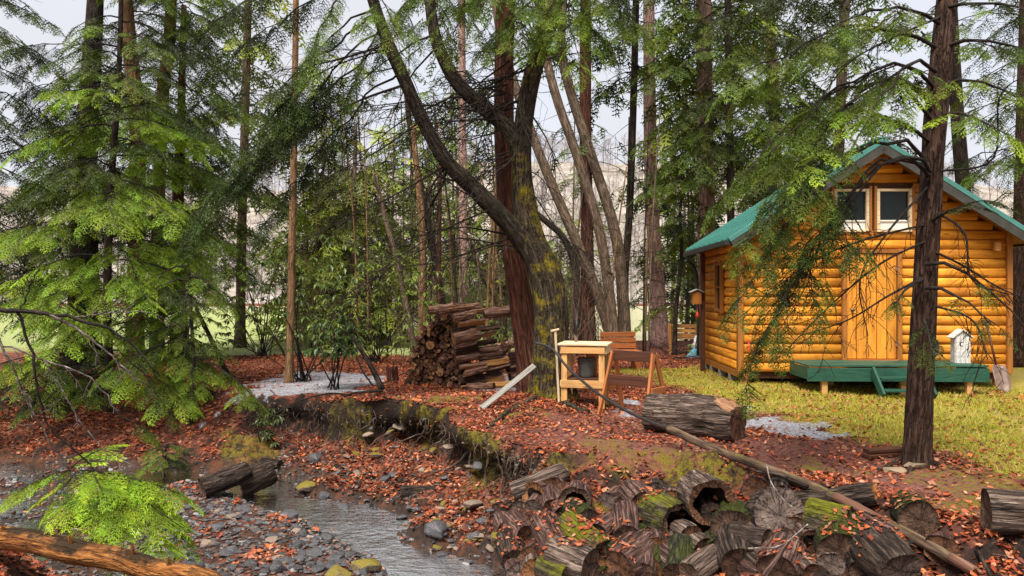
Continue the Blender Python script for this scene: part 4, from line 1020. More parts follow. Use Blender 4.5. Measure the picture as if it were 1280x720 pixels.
# the long pole and the dark hose-like sapling running to the mossy tree
pole = empty('fallen_pole', P(838, 540, 8.4), 0, 'long slim fallen pole slanting down over the log pile', 'pole')
pw = [P(836, 536, 8.55), P(890, 560, 7.9), P(1010, 606, 6.75), P(1120, 660, 5.95), P(1235, 724, 5.3), P(1275, 745, 5.1)]
q = catmull(pw, 60)
for (i0, i1, mt, nm) in ((0, 28, 'pole_bark', 'barked_length'), (27, 36, 'pole_peeled', 'peeled_length'), (35, 43, 'pole_bark', 'barked_length'), (42, 50, 'pole_peeled', 'peeled_length'), (49, 60, 'pole_bark', 'barked_length')):
    mb = MB(); k_ = 0.045 if mt == 'pole_bark' else 0.0425
    tube(mb, q[i0:i1], np.full(i1 - i0, k_) * np.linspace(1, 0.98, i1 - i0), 14, 0.1, 14, seed=i0)
    mb.build(nm, MAT[mt], pole, origin=P(838, 540, 8.4))
q = catmull([P(668, 428, 11.6), P(690, 436, 11.4), P(712, 462, 11.0), P(752, 495, 10.3), P(800, 522, 9.4), P(848, 540, 8.4)], 40)
mb = MB(); tube(mb, q, np.linspace(0.018, 0.022, 40), 10)
tag(mb.build('hose', MAT['hose'], None, origin=q[0]), 'black hose sagging from the mossy tree to the fallen pole', 'hose')
for i, (pts, r0, r1, mt, lb) in enumerate((
  ([(1165, 652, 6.1), (1200, 668, 5.8), (1222, 690, 5.5), (1240, 722, 5.2)], .022, .016, 'log_black', 'dark bent branch lying on leaves beneath the pole at lower right'),
  ([(330, 526, 11.8), (370, 503, 12.1), (410, 492, 12.4), (440, 494, 12.5)], .01, .016, 'twig', 'arching dark stick on the snowy path edge'),
  ([(420, 502, 12.2), (440, 492, 12.4), (478, 488, 12.5)], .012, .022, 'twig', 'dark stick reaching from the snag base over snow'),
  ([(478, 487, 12.6), (462, 455, 12.7), (440, 421, 12.8)], .055, .03, 'log_black', 'broken dark snag leaning left of the woodpile'),
  ([(466, 482, 12.55), (452, 462, 12.6), (445, 443, 12.6)], .018, .01, 'twig', 'thin dark stick leaning beside the broken snag'),
  ([(945, 588, 7.1), (975, 594, 6.9), (1010, 608, 6.6)], .02, .015, 'log_black', 'thin black stick beside the fallen pole'),
  ([(958, 580, 6.4), (965, 605, 6.25), (985, 630, 6.1), (1005, 640, 6.0)], .006, .004, 'twig_pale', 'pale twig bent over the grey cut round'),
  ([(935, 686, 5.9), (975, 682, 5.85), (1010, 655, 5.8)], .008, .005, 'twig_pale', 'pale twig crossing below the grey cut round'),
  ([(955, 720, 5.6), (970, 700, 5.6), (985, 678, 5.7)], .022, .015, 'log_bark', 'broken brown branch poking up at the bottom edge'))):
    q = catmull([P(*p) for p in pts], 14); mb = MB(); tube(mb, q, np.linspace(r0, r1, 14), 9, 0.15, 20, seed=i)
    tag(mb.build('stick', MAT[mt], None, origin=q[0]), lb, 'stick')
# stump piece standing left of woodpile
a = hit(489, 478); o = log_round('stump', 'small reddish chopping stump standing left of the woodpile', (a[0], a[1] + .1, h1(a[0], a[1]) + 0.3), (0.1, 0, -1), 0.34, 0.12, MAT['bark_red'], MAT['cut_brown'], 0, None, 60)
# flagstones and boards at the foot of the right tree
for (px, py, sx, sy, lb) in ((1148, 586, .3, .18, 'tan flat stone at the foot of the right tree'), (1117, 592, .24, .14, 'low pale flat stone left of the right tree')):
    a = hit(px, py); bm = bmesh.new()
    for k_ in range(22): q = rng.normal(size=3); q /= np.linalg.norm(q); bm.verts.new((q[0] * sx / 2 * 1.1, q[1] * sy / 2 * 1.1, np.clip(q[2], -.6, .6) * 0.05))
    bmesh.ops.convex_hull(bm, input=bm.verts); me = bpy.data.meshes.new('flagstone'); bm.to_mesh(me); bm.free(); me.materials.append(MAT['stone_flag'])
    o = bpy.data.objects.new('flagstone', me); COL.objects.link(o); o.location = (a[0], a[1], h1(a[0], a[1]) + 0.025); tag(o, lb, 'flagstone')
for i, (px, py, lb) in enumerate(((1108, 578, 'lower dark board lying left of the right tree'), (1112, 571, 'upper dark board stacked left of the right tree'))):
    a = hit(px, 582); z = h1(a[0], a[1] + .25) + 0.02 + 0.045 * i
    o = board('board', (a[0] - 0.12, a[1] + 0.22 + .05 * i, z), (a[0] + 0.3, a[1] + 0.32, z + 0.01), 0.13, 0.04, MAT['dark_board'], None); tag(o, lb, 'board')

# ------------------------------------------------------------------ firewood
def firewood_mesh(kind, L, r, seed):
    n = 5; s = np.linspace(0, L, n); seg = 10
    ang = np.linspace(0, 2 * PI, seg, endpoint=False)
    rs = np.random.default_rng(seed)
    if kind == 0: base = np.stack([np.cos(ang), np.sin(ang)], 1) * (1 + 0.1 * rs.random((seg, 1)))
    else:   # split wedge: two flat faces and a bark arc
        half = R(55 if kind == 1 else 85); q = np.linspace(-half, half, seg - 3)
        base = np.concatenate([np.stack([np.cos(q), np.sin(q)], 1) * 1.35 - [0.75, 0], [[-0.45, 0.35], [-0.75, 0.02], [-0.45, -0.35]]]) if kind == 1 else np.concatenate([np.stack([np.cos(q), np.sin(q)], 1) * 1.15 - [0.35, 0], [[-0.32, 0.5], [-0.36, 0.0], [-0.32, -0.5]]])
    V = []
    for k_ in range(n):
        w_ = r * (1 + 0.06 * rs.normal()); V.append(np.concatenate([base * w_ + rs.normal(size=2) * r * 0.05, np.full((seg, 1), s[k_])], 1))
    V = np.concatenate(V); mb = MB()
    bark_n = seg if kind == 0 else seg - 4
    i = np.arange(n - 1)[:, None] * seg; j = np.arange(seg)[None, :]; j2 = (j + 1) % seg
    F = np.stack([i + j, i + j2, i + seg + j2, i + seg + j], 2)
    mb.add(V, F[:, :bark_n].reshape(-1, 4), mat=0)
    if bark_n < seg: mb.F.append(F[:, bark_n:].reshape(-1, 4)); mb.M.append(np.full((n - 1) * (seg - bark_n), 1))
    caps = np.array([list(range(seg))[::-1], list(range((n - 1) * seg, n * seg))]); mb.F.append(caps); mb.M.append(np.array([2, 2]))
    me = mb.mesh('firewood', smooth_=False); return me
MAT['fw_bark'] = bark_mat('fw_bark', (0.025, 0.012, 0.008), (0.2, 0.1, 0.065), (0.46, 0.3, 0.22), 30, 0.12, 0.02)
MAT['fw_split'] = bark_mat('fw_split', (0.22, 0.085, 0.025), (0.46, 0.22, 0.07), (0.65, 0.4, 0.17), 20, 0.08, 0.01)
MAT['fw_end'] = cut_mat('fw_end', (0.018, 0.009, 0.006), (0.28, 0.13, 0.08))
MAT['fw_endpale'] = cut_mat('fw_endpale', (0.16, 0.07, 0.03), (0.48, 0.25, 0.12))
MAT['fw_splitdark'] = bark_mat('fw_splitdark', (0.012, 0.007, 0.006), (0.05, 0.025, 0.018), (0.13, 0.07, 0.05), 20, 0.1, 0.01)
FWM = []
for pal in (0, 1):
    for kd in (0, 1, 2):
        for v_ in range(3):
            me = firewood_mesh(kd, 0.42 + 0.05 * v_, 0.058 + 0.012 * v_, kd * 10 + v_ + pal * 50)
            me.materials.append(MAT['fw_bark']); me.materials.append(MAT['fw_split'] if pal else MAT['fw_splitdark']); me.materials.append(MAT['fw_endpale'] if pal else MAT['fw_end'])
            FWM.append(me)
def firewood(pos, axis, roll, pale, label, group, big=1.0):
    me = FWM[(9 if pale else 0) + random.randrange(9)]
    o = bpy.data.objects.new('firewood', me); COL.objects.link(o)
    z = Vector(axis).normalized(); qd = z.to_track_quat('Z', 'Y') @ Matrix.Rotation(roll, 3, 'Z').to_quaternion()
    o.rotation_mode = 'QUATERNION'; o.rotation_quaternion = qd; o.location = tuple(pos); o.scale = (big, big, 1)
    tag(o, label, 'firewood', group)
d0 = 13.9; ca = P(508, 485, d0); z0 = 0.0
LA = 'dark firewood piece stacked end-on in the tall left face of the woodpile'
for row in range(14):
    z = 0.06 + row * 0.103
    off = 0.02 * row + max(0, row - 7) ** 2 * 0.012; wl = 1.3 - off - max(0, row - 9) ** 2 * 0.014 
    n = int(wl / 0.112)
    for k_ in range(n):
        x = ca[0] + 0.03 + off + (k_ + 0.5 * (row % 2)) * 0.112 + random.uniform(-.012, .012)
        y = d0 - 0.05 + random.uniform(-.07, .06) + 0.10 * math.sin(k_ * 0.5)
        if row == 13 and k_ % 3 == 0: continue
        firewood((x, y, h1(x, y) + z + random.uniform(-.012, .012)), (0.12 + random.uniform(-.1, .1), 1, random.uniform(-.05, .05)), random.uniform(0, 6.28), random.random() < 0.3, LA, 'firewood stacked end-on', 0.98)
LB = 'firewood piece lying lengthwise on the right flank of the woodpile'
cb = P(586, 478, 13.7)
for row in range(11):
    for c in range(3):
        L_ = 0.5
        x = cb[0] - 0.10 + c * 0.42 - row * 0.018 + random.uniform(-.1, .1); y = 13.55 + random.uniform(-.05, .08) + c * 0.35; z = 0.06 + row * 0.125 + random.uniform(-.02, .02)
        if (c == 1 and row > 8) or (c == 2 and row > 4): continue
        firewood((x, y, h1(x, y) + z), (1, 0.55 + random.uniform(-.12, .12), 0.12 + random.uniform(-.06, .1)), random.uniform(0, 6.28), random.random() < 0.55, LB, 'firewood lying lengthwise', random.uniform(.85, 1.3))
for k_ in range(7):
    x = cb[0] - 0.75 + k_ * 0.17; y = 13.75 + random.uniform(-.1, .1)
    firewood((x, y, h1(x, y) + 1.47 + random.uniform(-.03, .05) - 0.012 * k_), (1, 0.5 + random.uniform(-.3, .3), 0.12), random.uniform(0, 6.28), k_ in (2, 4, 5), 'firewood piece laid loosely along the top of the woodpile', 'firewood on top of the pile', 1.1)
for k_ in range(26):
    x = P(618 + random.uniform(-6, 44), 0, 16.0)[0]; y = 16.0 + random.uniform(-.4, .4); lay = k_ // 6
    firewood((x, y, h1(x, y) + 0.08 + lay * 0.13), (random.uniform(-.5, .5), 1, random.uniform(-.1, .1)), random.uniform(0, 6.28), random.random() < 0.2, 'firewood piece in the low heap behind the red-brown trunk', 'firewood heap behind the trunk', 1.1)
for k_ in range(12):
    px, py = random.uniform(575, 655), random.uniform(472, 490); a = hit(px, py)
    firewood((a[0], a[1], a[2] + 0.05), (random.uniform(-1, 1), random.uniform(-.3, .6), 0.05), random.uniform(0, 6.28), random.random() < 0.5, 'loose firewood piece on the ground right of the woodpile', 'loose firewood on the ground', 0.95)

# ------------------------------------------------------------------ stones
def hull_mesh(name, seed, n=16, sz=(1, .8, .5), bev=True):
    rs = np.random.default_rng(seed); bm = bmesh.new()
    for k_ in range(n):
        q = rs.normal(size=3); q /= np.linalg.norm(q); q *= rs.uniform(.85, 1.1); bm.verts.new((q[0] * sz[0], q[1] * sz[1], q[2] * sz[2]))
    r = bmesh.ops.convex_hull(bm, input=bm.verts)
    lo = [v for v in bm.verts if not v.link_faces]; bmesh.ops.delete(bm, geom=lo, context='VERTS')
    if bev: bmesh.ops.bevel(bm, geom=list(bm.edges), offset=0.05, segments=1, affect='EDGES')
    me = bpy.data.meshes.new(name); bm.to_mesh(me); bm.free(); return me
SM = {}
for mt in ('slate', 'stone_moss', 'stone_tan'):
    SM[mt] = []
    for k_ in range(6):
        me = hull_mesh('stone', k_ + 100, 18, (1, random.uniform(.7, .95), random.uniform(.3, .6))); me.materials.append(MAT[mt]); SM[mt].append(me)
def stone(pos, size, mt, label, group=None, rz=None, tilt=0.2):
    o = bpy.data.objects.new('stone', random.choice(SM[mt])); COL.objects.link(o); o.location = tuple(pos)
    o.rotation_euler = (random.uniform(-tilt, tilt), random.uniform(-tilt, tilt), rz if rz is not None else random.uniform(0, 6.28)); o.scale = (size,) * 3
    tag(o, label, 'stone', group); return o
for (px, py, s, mt, lb) in ((455, 712, .2, 'stone_moss', 'yellow mossy boulder at the bottom edge in the creek'), (425, 722, .17, 'stone_moss', 'brown mossy stone at bottom edge left of the yellow boulder'), (522, 722, .16, 'stone_moss', 'bright yellow mossed stone at the bottom edge in midstream'), (332, 602, .15, 'stone_moss', 'mossy stone behind the short black creek log'), (384, 610, .18, 'stone_moss', 'flat mossy stone at upper end of the creek pool'), (626, 675, .16, 'stone_moss', 'greenish stone at the left foot of the log pile'), (590, 632, .14, 'stone_tan', 'orange-tan stone at the foot of the mossy bank corner'), (561, 560, .1, 'stone_tan', 'pale tan stone set in the bank among exposed roots'), (548, 540, .07, 'stone_tan', 'small upright tan stone above the roots'), (358, 648, .16, 'slate', 'flat dark slab stone in front of the short black log'), (385, 640, .14, 'slate', 'flat slate stone with leaves at the pool edge'), (545, 665, .17, 'slate', 'blue-grey stone at right side of the creek pool'), (430, 640, .15, 'slate', 'low dark rock splitting the current in midstream'), (480, 672, .13, 'slate', 'small dark rock in midstream above the yellow boulder'), (405, 622, .12, 'slate', 'dark rock at the head of the pool'), (505, 700, .14, 'slate', 'dark wet rock near the bottom edge in midstream'), (460, 545, .14, 'stone_tan', 'brown ledge stone in the bank face'), (500, 535, .16, 'stone_tan', 'layered ledge stone under the bank lip'), (470, 570, .12, 'stone_moss', 'stone half buried in the leafy bank'), (1138, 675, .17, 'stone_moss', 'grey lichen stone under the pole in the lower right'), (1112, 690, .16, 'stone_tan', 'pale grey wedge stone among the lower right logs'), (395, 575, .16, 'slate', 'dark block stone in the leaves of the bank'), (280, 610, .13, 'stone_moss', 'mossy stone behind the soaked log')):
    a = hit(px, py); stone((a[0], a[1], a[2] + s * 0.15), s, mt, lb)
for k_ in range(150):
    px, py = random.uniform(190, 560), random.uniform(635, 722)
    a = hit(px, py)
    if a[2] > -0.8 or (px > 480 and random.random() < .65): continue
    s = random.uniform(.055, .11); stone((a[0], a[1], a[2] + s * 0.2), s, 'slate' if random.random() < .85 else 'stone_tan', 'dark angular stone on the gravel bar of the creek', 'stones on the gravel bar')
for k_ in range(45):
    t_ = random.random(); px, py = random.uniform(540, 640), random.uniform(625, 690)
    a = hit(px, py); s = random.uniform(.04, .09); stone((a[0], a[1], a[2] + s * 0.2), s, random.choice(['slate', 'stone_tan', 'stone_moss']), 'stone in the shallows below the mossy bank corner', 'stones below the bank corner')
for k_ in range(26):
    px, py = random.uniform(380, 600), random.uniform(515, 600); a = hit(px, py); s = random.uniform(.05, .11)
    stone((a[0], a[1], a[2]), s, random.choice(['stone_tan', 'slate', 'stone_moss']), 'stone bedded in the dark face of the bank', 'stones in the bank face', tilt=.5)
# gravel too small to pick apart
gmsh = [hull_mesh('g', 300 + k_, 9, (1, .8, .45), False) for k_ in range(4)]
gv = []
for me in gmsh:
    me.calc_loop_triangles(); v_ = np.zeros(len(me.vertices) * 3); me.vertices.foreach_get('co', v_)
    f_ = np.zeros(len(me.loop_triangles) * 3, int); me.loop_triangles.foreach_get('vertices', f_); gv.append((v_.reshape(-1, 3), f_.reshape(-1, 3)))
mb = MB(); N = 8000
cx_ = rng.uniform(-7.5, 1.0, N * 3); cy_ = rng.uniform(5.2, 12.0, N * 3); cz_ = hterr(cx_, cy_)
barw = sdp(cx_, cy_, BAR)
ok = (cz_ < -0.76) & ((barw > -0.4) | (rng.random(N * 3) < 0.35)); cx_, cy_, cz_ = cx_[ok][:N], cy_[ok][:N], cz_[ok][:N]
for x, y, z in zip(cx_, cy_, cz_):
    V, F = gv[random.randrange(4)]; s = random.uniform(.016, .05); a = random.uniform(0, 6.28); c_, s_ = math.cos(a), math.sin(a)
    W = V @ np.array([[c_, s_, 0], [-s_, c_, 0], [0, 0, 1]]) * s + np.array([x, y, z + s * 0.25])
    g = random.uniform(.025, .11); mb.add(W, F, col=(g * 1.05, g, g * 1.02) if random.random() < .8 else (g * 1.8, g * 1.1, g * .8))
t = NT('gravel'); c = t.attr('col').outputs['Color']; gravm = t.bsdf(c, 0.4, t.bump(t.noise(t.geo().outputs['Position'], 60.0), .004), 0.5)
tag(mb.build('gravel', gravm, smooth_=False, col=True), 'small dark wet gravel across the creek bed', 'gravel', kind='stuff')

def bank_points(n, z0, z1):
    x = rng.uniform(-4.4, .6, n); y = rng.uniform(8.0, 12.8, n); z = hterr(x, y); k = (z > z0) & (z < z1) & pip(x, y, FARSIDE); x, y, z = x[k], y[k], z[k]
    g = ledge(x, y, z); return np.stack([x - .35 * g, y - g, z], 1)
mb = MB()
for a in bank_points(2600, -.6, -.08)[:420]:
    p0 = a + np.array([0, -.04, .06]); L = random.uniform(.08, .35)
    tube(mb, catmull([p0, p0 + np.array([rng.normal() * .05, -.04 - random.random() * .05, -L * .5]), p0 + np.array([rng.normal() * .1, -.02, -L])], 5), np.linspace(random.uniform(.003, .008), .002, 5), 4, cap=False)
o = mb.build('rootlets', MAT['bark_grey']); tag(o, 'fine rootlets hanging from the eroded bank lip', 'rootlets', kind='stuff')
mb = MB()
for a in bank_points(7000, -.88, -.06)[:1700]:
    V, F = gv[random.randrange(4)]; s_ = random.uniform(.015, .05); Q = Matrix.Rotation(random.uniform(0, 6), 3, Vector(rng.normal(size=3)).normalized()); g = random.uniform(.008, .05)
    mb.add(V @ np.array(Q) * s_ + a, F, col=(g * 1.3, g * .85, g * .6) if random.random() < .8 else (g * 3, g * 2.2, g * 1.7))
tag(mb.build('soil_clods', gravm, smooth_=False, col=True), 'dark crumbled soil and pebbles on the eroded bank face', 'soil', kind='stuff')

# ------------------------------------------------------------------ foliage kit
def spray_template(nside, nsub, lw, seed, ll=0.12):
    rs = np.random.default_rng(seed); V = []; tip = []
    def leaf(p, d, L, w):
        n = np.array([-d[1], d[0]]); V.append([(p[0] - n[0] * w / 2, p[1] - n[1] * w / 2), (p[0] + n[0] * w / 2, p[1] + n[1] * w / 2), (p[0] + d[0] * L, p[1] + d[1] * L)]); tip.append([p[0] + 0 * L, p[0], p[0] + d[0] * L * 0.5 + abs(p[1]) + L])
    for i in range(nside):
        x = (i + 0.6) / (nside + 0.4)
        for s in (-1, 1):
            a = R(rs.uniform(42, 62)) * s; tl = (0.5 * (1 - x) ** 0.7 + 0.07) * rs.uniform(.75, 1.2); d = np.array([math.cos(a), math.sin(a)])
            p0 = np.array([x + rs.uniform(-.03, .03), 0])
            leaf(p0, d, tl, lw * 0.9)
            for j in range(nsub):
                q = p0 + d * tl * (j + 0.5) / (nsub + 0.3); b = a + R(rs.uniform(38, 60)) * (1 if j % 2 else -1)
                leaf(q, np.array([math.cos(b), math.sin(b)]), ll * rs.uniform(.7, 1.3) * (1.1 - 0.5 * j / max(nsub, 1)), lw)
    leaf(np.array([0.0, 0]), np.array([1.0, 0]), 1.08, lw * 0.8)
    V = np.array(V).reshape(-1, 2); z = -0.22 * V[:, 0] ** 2 - 0.5 * V[:, 1] ** 2 + rs.normal(size=len(V)) * 0.018
    t_ = np.clip(np.array(tip).reshape(-1), 0, 1.2)
    return np.concatenate([V, z[:, None]], 1), t_
SPR = {'near': [spray_template(8, 6, 0.027, k, .1) for k in range(5)], 'mid': [spray_template(7, 4, 0.036, 20 + k) for k in range(5)], 'far': [spray_template(4, 2, 0.085, 40 + k, 0.2) for k in range(4)]}

class Foliage:
    def __init__(s, lod): s.lod = lod; s.items = []; s.tw = MB()
    def spray(s, o, x, up, size, col): s.items.append((o, x, up, size, col))
    def build(s, parent, origin, name='crown', mat='needle'):
        if not s.items: return None
        T = SPR[s.lod]; mb = MB(); ch = rng.integers(0, len(T), len(s.items))
        O = np.array([i[0] for i in s.items]); Xd = np.array([i[1] for i in s.items]); U = np.array([i[2] for i in s.items]); S = np.array([i[3] for i in s.items]); C = np.array([i[4] for i in s.items])
        Xd /= np.linalg.norm(Xd, axis=1)[:, None] + 1e-9
        Yd = np.cross(U, Xd); Yd /= np.linalg.norm(Yd, axis=1)[:, None] + 1e-9; Zd = np.cross(Xd, Yd)
        for k in range(len(T)):
            m = ch == k
            if not m.any(): continue
            V, tp = T[k]; n = m.sum()
            W = O[m][:, None, :] + S[m][:, None, None] * (V[None, :, 0:1] * Xd[m][:, None, :] + V[None, :, 1:2] * Yd[m][:, None, :] + V[None, :, 2:3] * Zd[m][:, None, :])
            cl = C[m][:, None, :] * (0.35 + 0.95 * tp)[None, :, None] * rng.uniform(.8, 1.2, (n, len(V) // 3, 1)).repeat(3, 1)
            W = W.reshape(-1, 3); mb.add(W, np.arange(len(W)).reshape(-1, 3), col=cl.reshape(-1, 3))
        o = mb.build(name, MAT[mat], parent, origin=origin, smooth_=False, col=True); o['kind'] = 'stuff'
        return o

PAL = {'deep': (0.05, 0.075, 0.014), 'lime': (0.25, 0.36, 0.022), 'bright': (0.165, 0.24, 0.018), 'mid': (0.085, 0.12, 0.014), 'dark': (0.024, 0.036, 0.009), 'yell': (0.2, 0.23, 0.03), 'blue': (0.05, 0.085, 0.02)}
def pal0(p, v=0.3):
    c = np.array(PAL[p]); return c * random.uniform(1 - v, 1 + v) * np.array([random.uniform(.85, 1.15), 1, random.uniform(.8, 1.2)])

def bough(fol, tw, p0, p1, arch=0.25, r0=0.02, size=0.45, col='mid', dens=5.0, start=0.2, droop=0.35, side=True, seg=5, bare=0.0, lim=0.55, vary=True):
    """a flat spreading hemlock bough from p0 to p1"""
    p0, p1 = np.asarray(p0, float), np.asarray(p1, float); L = np.linalg.norm(p1 - p0); n = max(6, int(L * 5))
    t = np.linspace(0, 1, n); q = p0 + (p1 - p0) * t[:, None]; q[:, 2] += arch * L * np.sin(PI * t ** 0.8) * 0.5
    q[1:] += rng.normal(size=(n - 1, 3)) * 0.02 * L * 0.5
    tube(tw, q, np.linspace(r0, 0.004, n), seg, cap=False)
    bf = random.choice([.3, .5, .9, 1.15, 1.5] if vary else [.8, 1.0]) * random.uniform(.85, 1.15); pal = lambda c_: pal0(c_) * bf
    tg = np.gradient(q, axis=0); tg /= np.linalg.norm(tg, axis=1)[:, None] + 1e-9
    m = max(4, int(L * dens))
    for i in range(m):
        u = start + (1 - start) * (i + random.random() * 0.7) / m
        if random.random() < bare: continue
        k = min(n - 2, int(u * (n - 1))); f = u * (n - 1) - k; p = q[k] * (1 - f) + q[min(k + 1, n - 1)] * f; d = tg[k]
        sgn = 1 if i % 2 else -1
        hz_ = np.cross([0, 0, 1.0], d); hz_ /= np.linalg.norm(hz_) + 1e-9
        a = R(random.uniform(35, 70)); dv = d * math.cos(a) + hz_ * sgn * math.sin(a); dv[2] -= droop * random.uniform(.4, 1.4)
        up = np.array([random.uniform(-.25, .25), random.uniform(-.25, .25), 1.0])
        sl = size * random.uniform(.7, 1.2)
        sub = lim * L * (1 - u) ** 0.8 * random.uniform(.5, 1.1)
        if side and sub > size * 0.9:
            e = p + unit(dv) * sub; nn = max(4, int(sub * 6)); tt = np.linspace(0, 1, nn)[:, None]; qq = p + (e - p) * tt; qq[:, 2] -= droop * sub * 0.3 * tt[:, 0] ** 2
            tube(tw, qq, np.linspace(max(r0 * (1 - u) * .6, .005), .003, nn), 4, cap=False)
            k2 = max(3, int(sub * dens * 1.1))
            for j in range(k2):
                w = (j + 0.6) / k2; pp_ = p + (e - p) * w; pp_[2] -= droop * sub * 0.3 * w ** 2
                s2 = 1 if j % 2 else -1; h2 = np.cross([0, 0, 1.0], unit(dv)); h2 /= np.linalg.norm(h2) + 1e-9; b = R(random.uniform(30, 65))
                d2 = unit(dv) * math.cos(b) + h2 * s2 * math.sin(b); d2[2] -= droop * random.uniform(.3, 1.2)
                if random.random() > bare: fol.spray(pp_, d2, up, size * random.uniform(.6, 1.05), pal(col))
            fol.spray(e, unit(dv) + np.array([0, 0, -droop]), up, size * .9, pal(col))
        else:
            fol.spray(p, dv, up, sl, pal(col))
    fol.spray(q[-1], tg[-1] + np.array([0, 0, -droop * .5]), np.array([0, 0, 1.0]), size * .9, pal(col))

def dead_branch(mb, p0, d, L, r, depth=0, wig=0.25, sag=0.15, kids=(5, 8), seg=4):
    n = 7; q = [np.asarray(p0, float)]; d = unit(d); step = L / (n - 1)
    for i in range(n - 1):
        d = unit(d + rng.normal(size=3) * wig * 0.5 + np.array([0, 0, -sag * 0.3])); q.append(q[-1] + d * step)
    q = np.array(q); tube(mb, q, np.linspace(r, max(r * .25, .0025), n), seg if depth == 0 else 3, cap=False)
    if depth < 2:
        for i in range(random.randint(*kids) if depth == 0 else random.randint(2, 4)):
            k = random.randint(1, n - 2); dd = unit(q[k + 1] - q[k]); v_ = rng.normal(size=3); v_ -= dd * v_.dot(dd); v_ = unit(v_)
            dead_branch(mb, q[k] + (q[k + 1] - q[k]) * random.random(), dd * 0.7 + v_ * 0.8, L * random.uniform(.25, .5), max(r * .5, .003), depth + 1, wig, sag)

def trunk_pts(pix, d, n, dd=None):
    pts = []
    for i, p in enumerate(pix): pts.append(P(p[0], p[1], p[2] if len(p) > 2 else d))
    return catmull(pts, n)

def tree(name, label, pix, d, rpx, bark, taper=0.55, group=None, crown=None, cat='tree', seed=0, seg=14, flare=0.45, rough=0.1, lod='mid', dead=0, ground=True, n=26, fullh=None):
    q = trunk_pts(pix, d, n)
    base = q[0].copy(); zb = h1(base[0], base[1]) if ground else base[2]
    q[:, 2] += (zb - 0.12) - base[2] if abs(zb - base[2]) < 0.6 else 0
    base = np.array([q[0][0], q[0][1], zb])
    if fullh:      # the trunk goes on above the frame
        top = q[-1]; dirn = unit(q[-1] - q[-4]); ext = np.array([top + dirn * fullh * k / 4 for k in range(1, 5)]); q = np.concatenate([q, ext])
    r = rpx / K * d; rr = r * np.interp(np.linspace(0, 1, len(q)), [0, 1], [1, taper])
    hgt = q[:, 2] - q[0][2]; rr = rr * (1 + flare * np.exp(-np.maximum(hgt, 0) / (r * 2.2)))
    o = empty(name, base, 0, label, cat, group)
    mb = MB(); tube(mb, q, rr, seg, rough, 1.6 / r * 0.35, lobes=flare * 0.25, seed=seed + 5); mb.build('trunk', MAT[bark], o, origin=base)
    fol = Foliage(lod); tw = MB()
    for c in (crown or []):
        n_ = c['n']; z1, z0_ = CAMZ - (c['y0'] - HOR) / K * d, CAMZ - (c['y1'] - HOR) / K * d
        for i in range(n_):
            u = (i + random.random()) / n_; z = z0_ + (z1 - z0_) * u
            k = int(np.argmin(np.abs(q[:, 2] - z))); p0 = q[k].copy(); p0[2] = z
            a0, a1 = c.get('az', (0, 360)); az = R(random.uniform(a0, a1)) if a1 - a0 < 360 else R(137.5 * i + random.uniform(-25, 25))
            L = c['L'] * random.uniform(.65, 1.15) * (1 - c.get('tp', 0.35) * u)
            p1 = p0 + np.array([math.cos(az) * L, math.sin(az) * L, -c.get('fall', .25) * L * random.uniform(.4, 1.5)])
            bough(fol, tw, p0, p1, c.get('arch', .25), c.get('r', .018), c.get('size', .45), c.get('col', 'mid'), c.get('dens', 5), c.get('start', .25), c.get('droop', .35), bare=c.get('bare', 0), lim=c.get('lim', .55))
    for i in range(dead):
        k = random.randint(len(q) // 4, len(q) - 3); a = random.uniform(0, 6.28)
        dead_branch(tw, q[k], (math.cos(a), math.sin(a), random.uniform(-.25, .2)), random.uniform(.6, 1.6) * min(d / 14, 1.6), .006 * d / 10, 1, kids=(4, 7))
    if tw.V: b_ = tw.build('branches', MAT['twig'], o, origin=base); b_['kind'] = 'stuff'
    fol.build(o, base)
    return o, q

# ------------------------------------------------------------------ the central mossy tree with its two swept limbs
D = 12.2
q = trunk_pts([(690, 520), (691, 490), (690, 440), (689, 395), (682, 345), (664, 300), (654, 240), (652, 180), (660, 120), (672, 70), (690, 20), (705, -60), (712, -160)], D, 60)
zb = h1(q[0][0], q[0][1]); base = np.array([q[0][0], q[0][1], zb])
CT = empty('broadleaf_tree', base, 0, 'large mossy tree with two swept left limbs standing in the centre', 'tree')
rad = np.interp(np.linspace(0, 1, 60), [0, .08, .18, .3, .42, .55, .75, 1], np.array([44, 29, 22, 21, 17, 12, 11, 8]) / K * D)
mb = MB(); tube(mb, q, rad, 40, 0.16, 4.0, lobes=0.28, seed=2, stretch=0.3); mb.build('trunk', MAT['bark_moss'], CT, origin=base)
limb1 = trunk_pts([(690, 385, 12.3), (674, 332, 12.25), (640, 285, 12.1), (600, 243, 11.95), (560, 205, 11.8), (528, 150, 11.7), (508, 105, 11.6), (486, 55, 11.5), (466, 0, 11.4), (452, -70, 11.3), (440, -150, 11.2)], D, 46)
mb = MB(); tube(mb, limb1, np.interp(np.linspace(0, 1, 46), [0, .1, .2, .45, 1], np.array([14, 15, 12.5, 9, 6]) / K * 11.8), 20, 0.14, 7, seed=4); mb.build('limb', MAT['bark_limb'], CT, origin=base)
limb2 = trunk_pts([(654, 190), (632, 158, 12.3), (600, 130, 12.3), (572, 104, 12.3), (552, 68, 12.3), (541, 30, 12.3), (536, -20, 12.3), (530, -120, 12.3)], D, 40)
mb = MB(); tube(mb, limb2, np.interp(np.linspace(0, 1, 40), [0, .15, .5, 1], np.array([12, 10.5, 8.5, 6]) / K * 12.2), 18, 0.12, 7, seed=6); mb.build('limb', MAT['bark_limb'], CT, origin=base)
limb3 = trunk_pts([(656, 165), (664, 110, 12.3), (680, 60, 12.4), (700, 0, 12.5), (712, -90, 12.5)], D, 24)
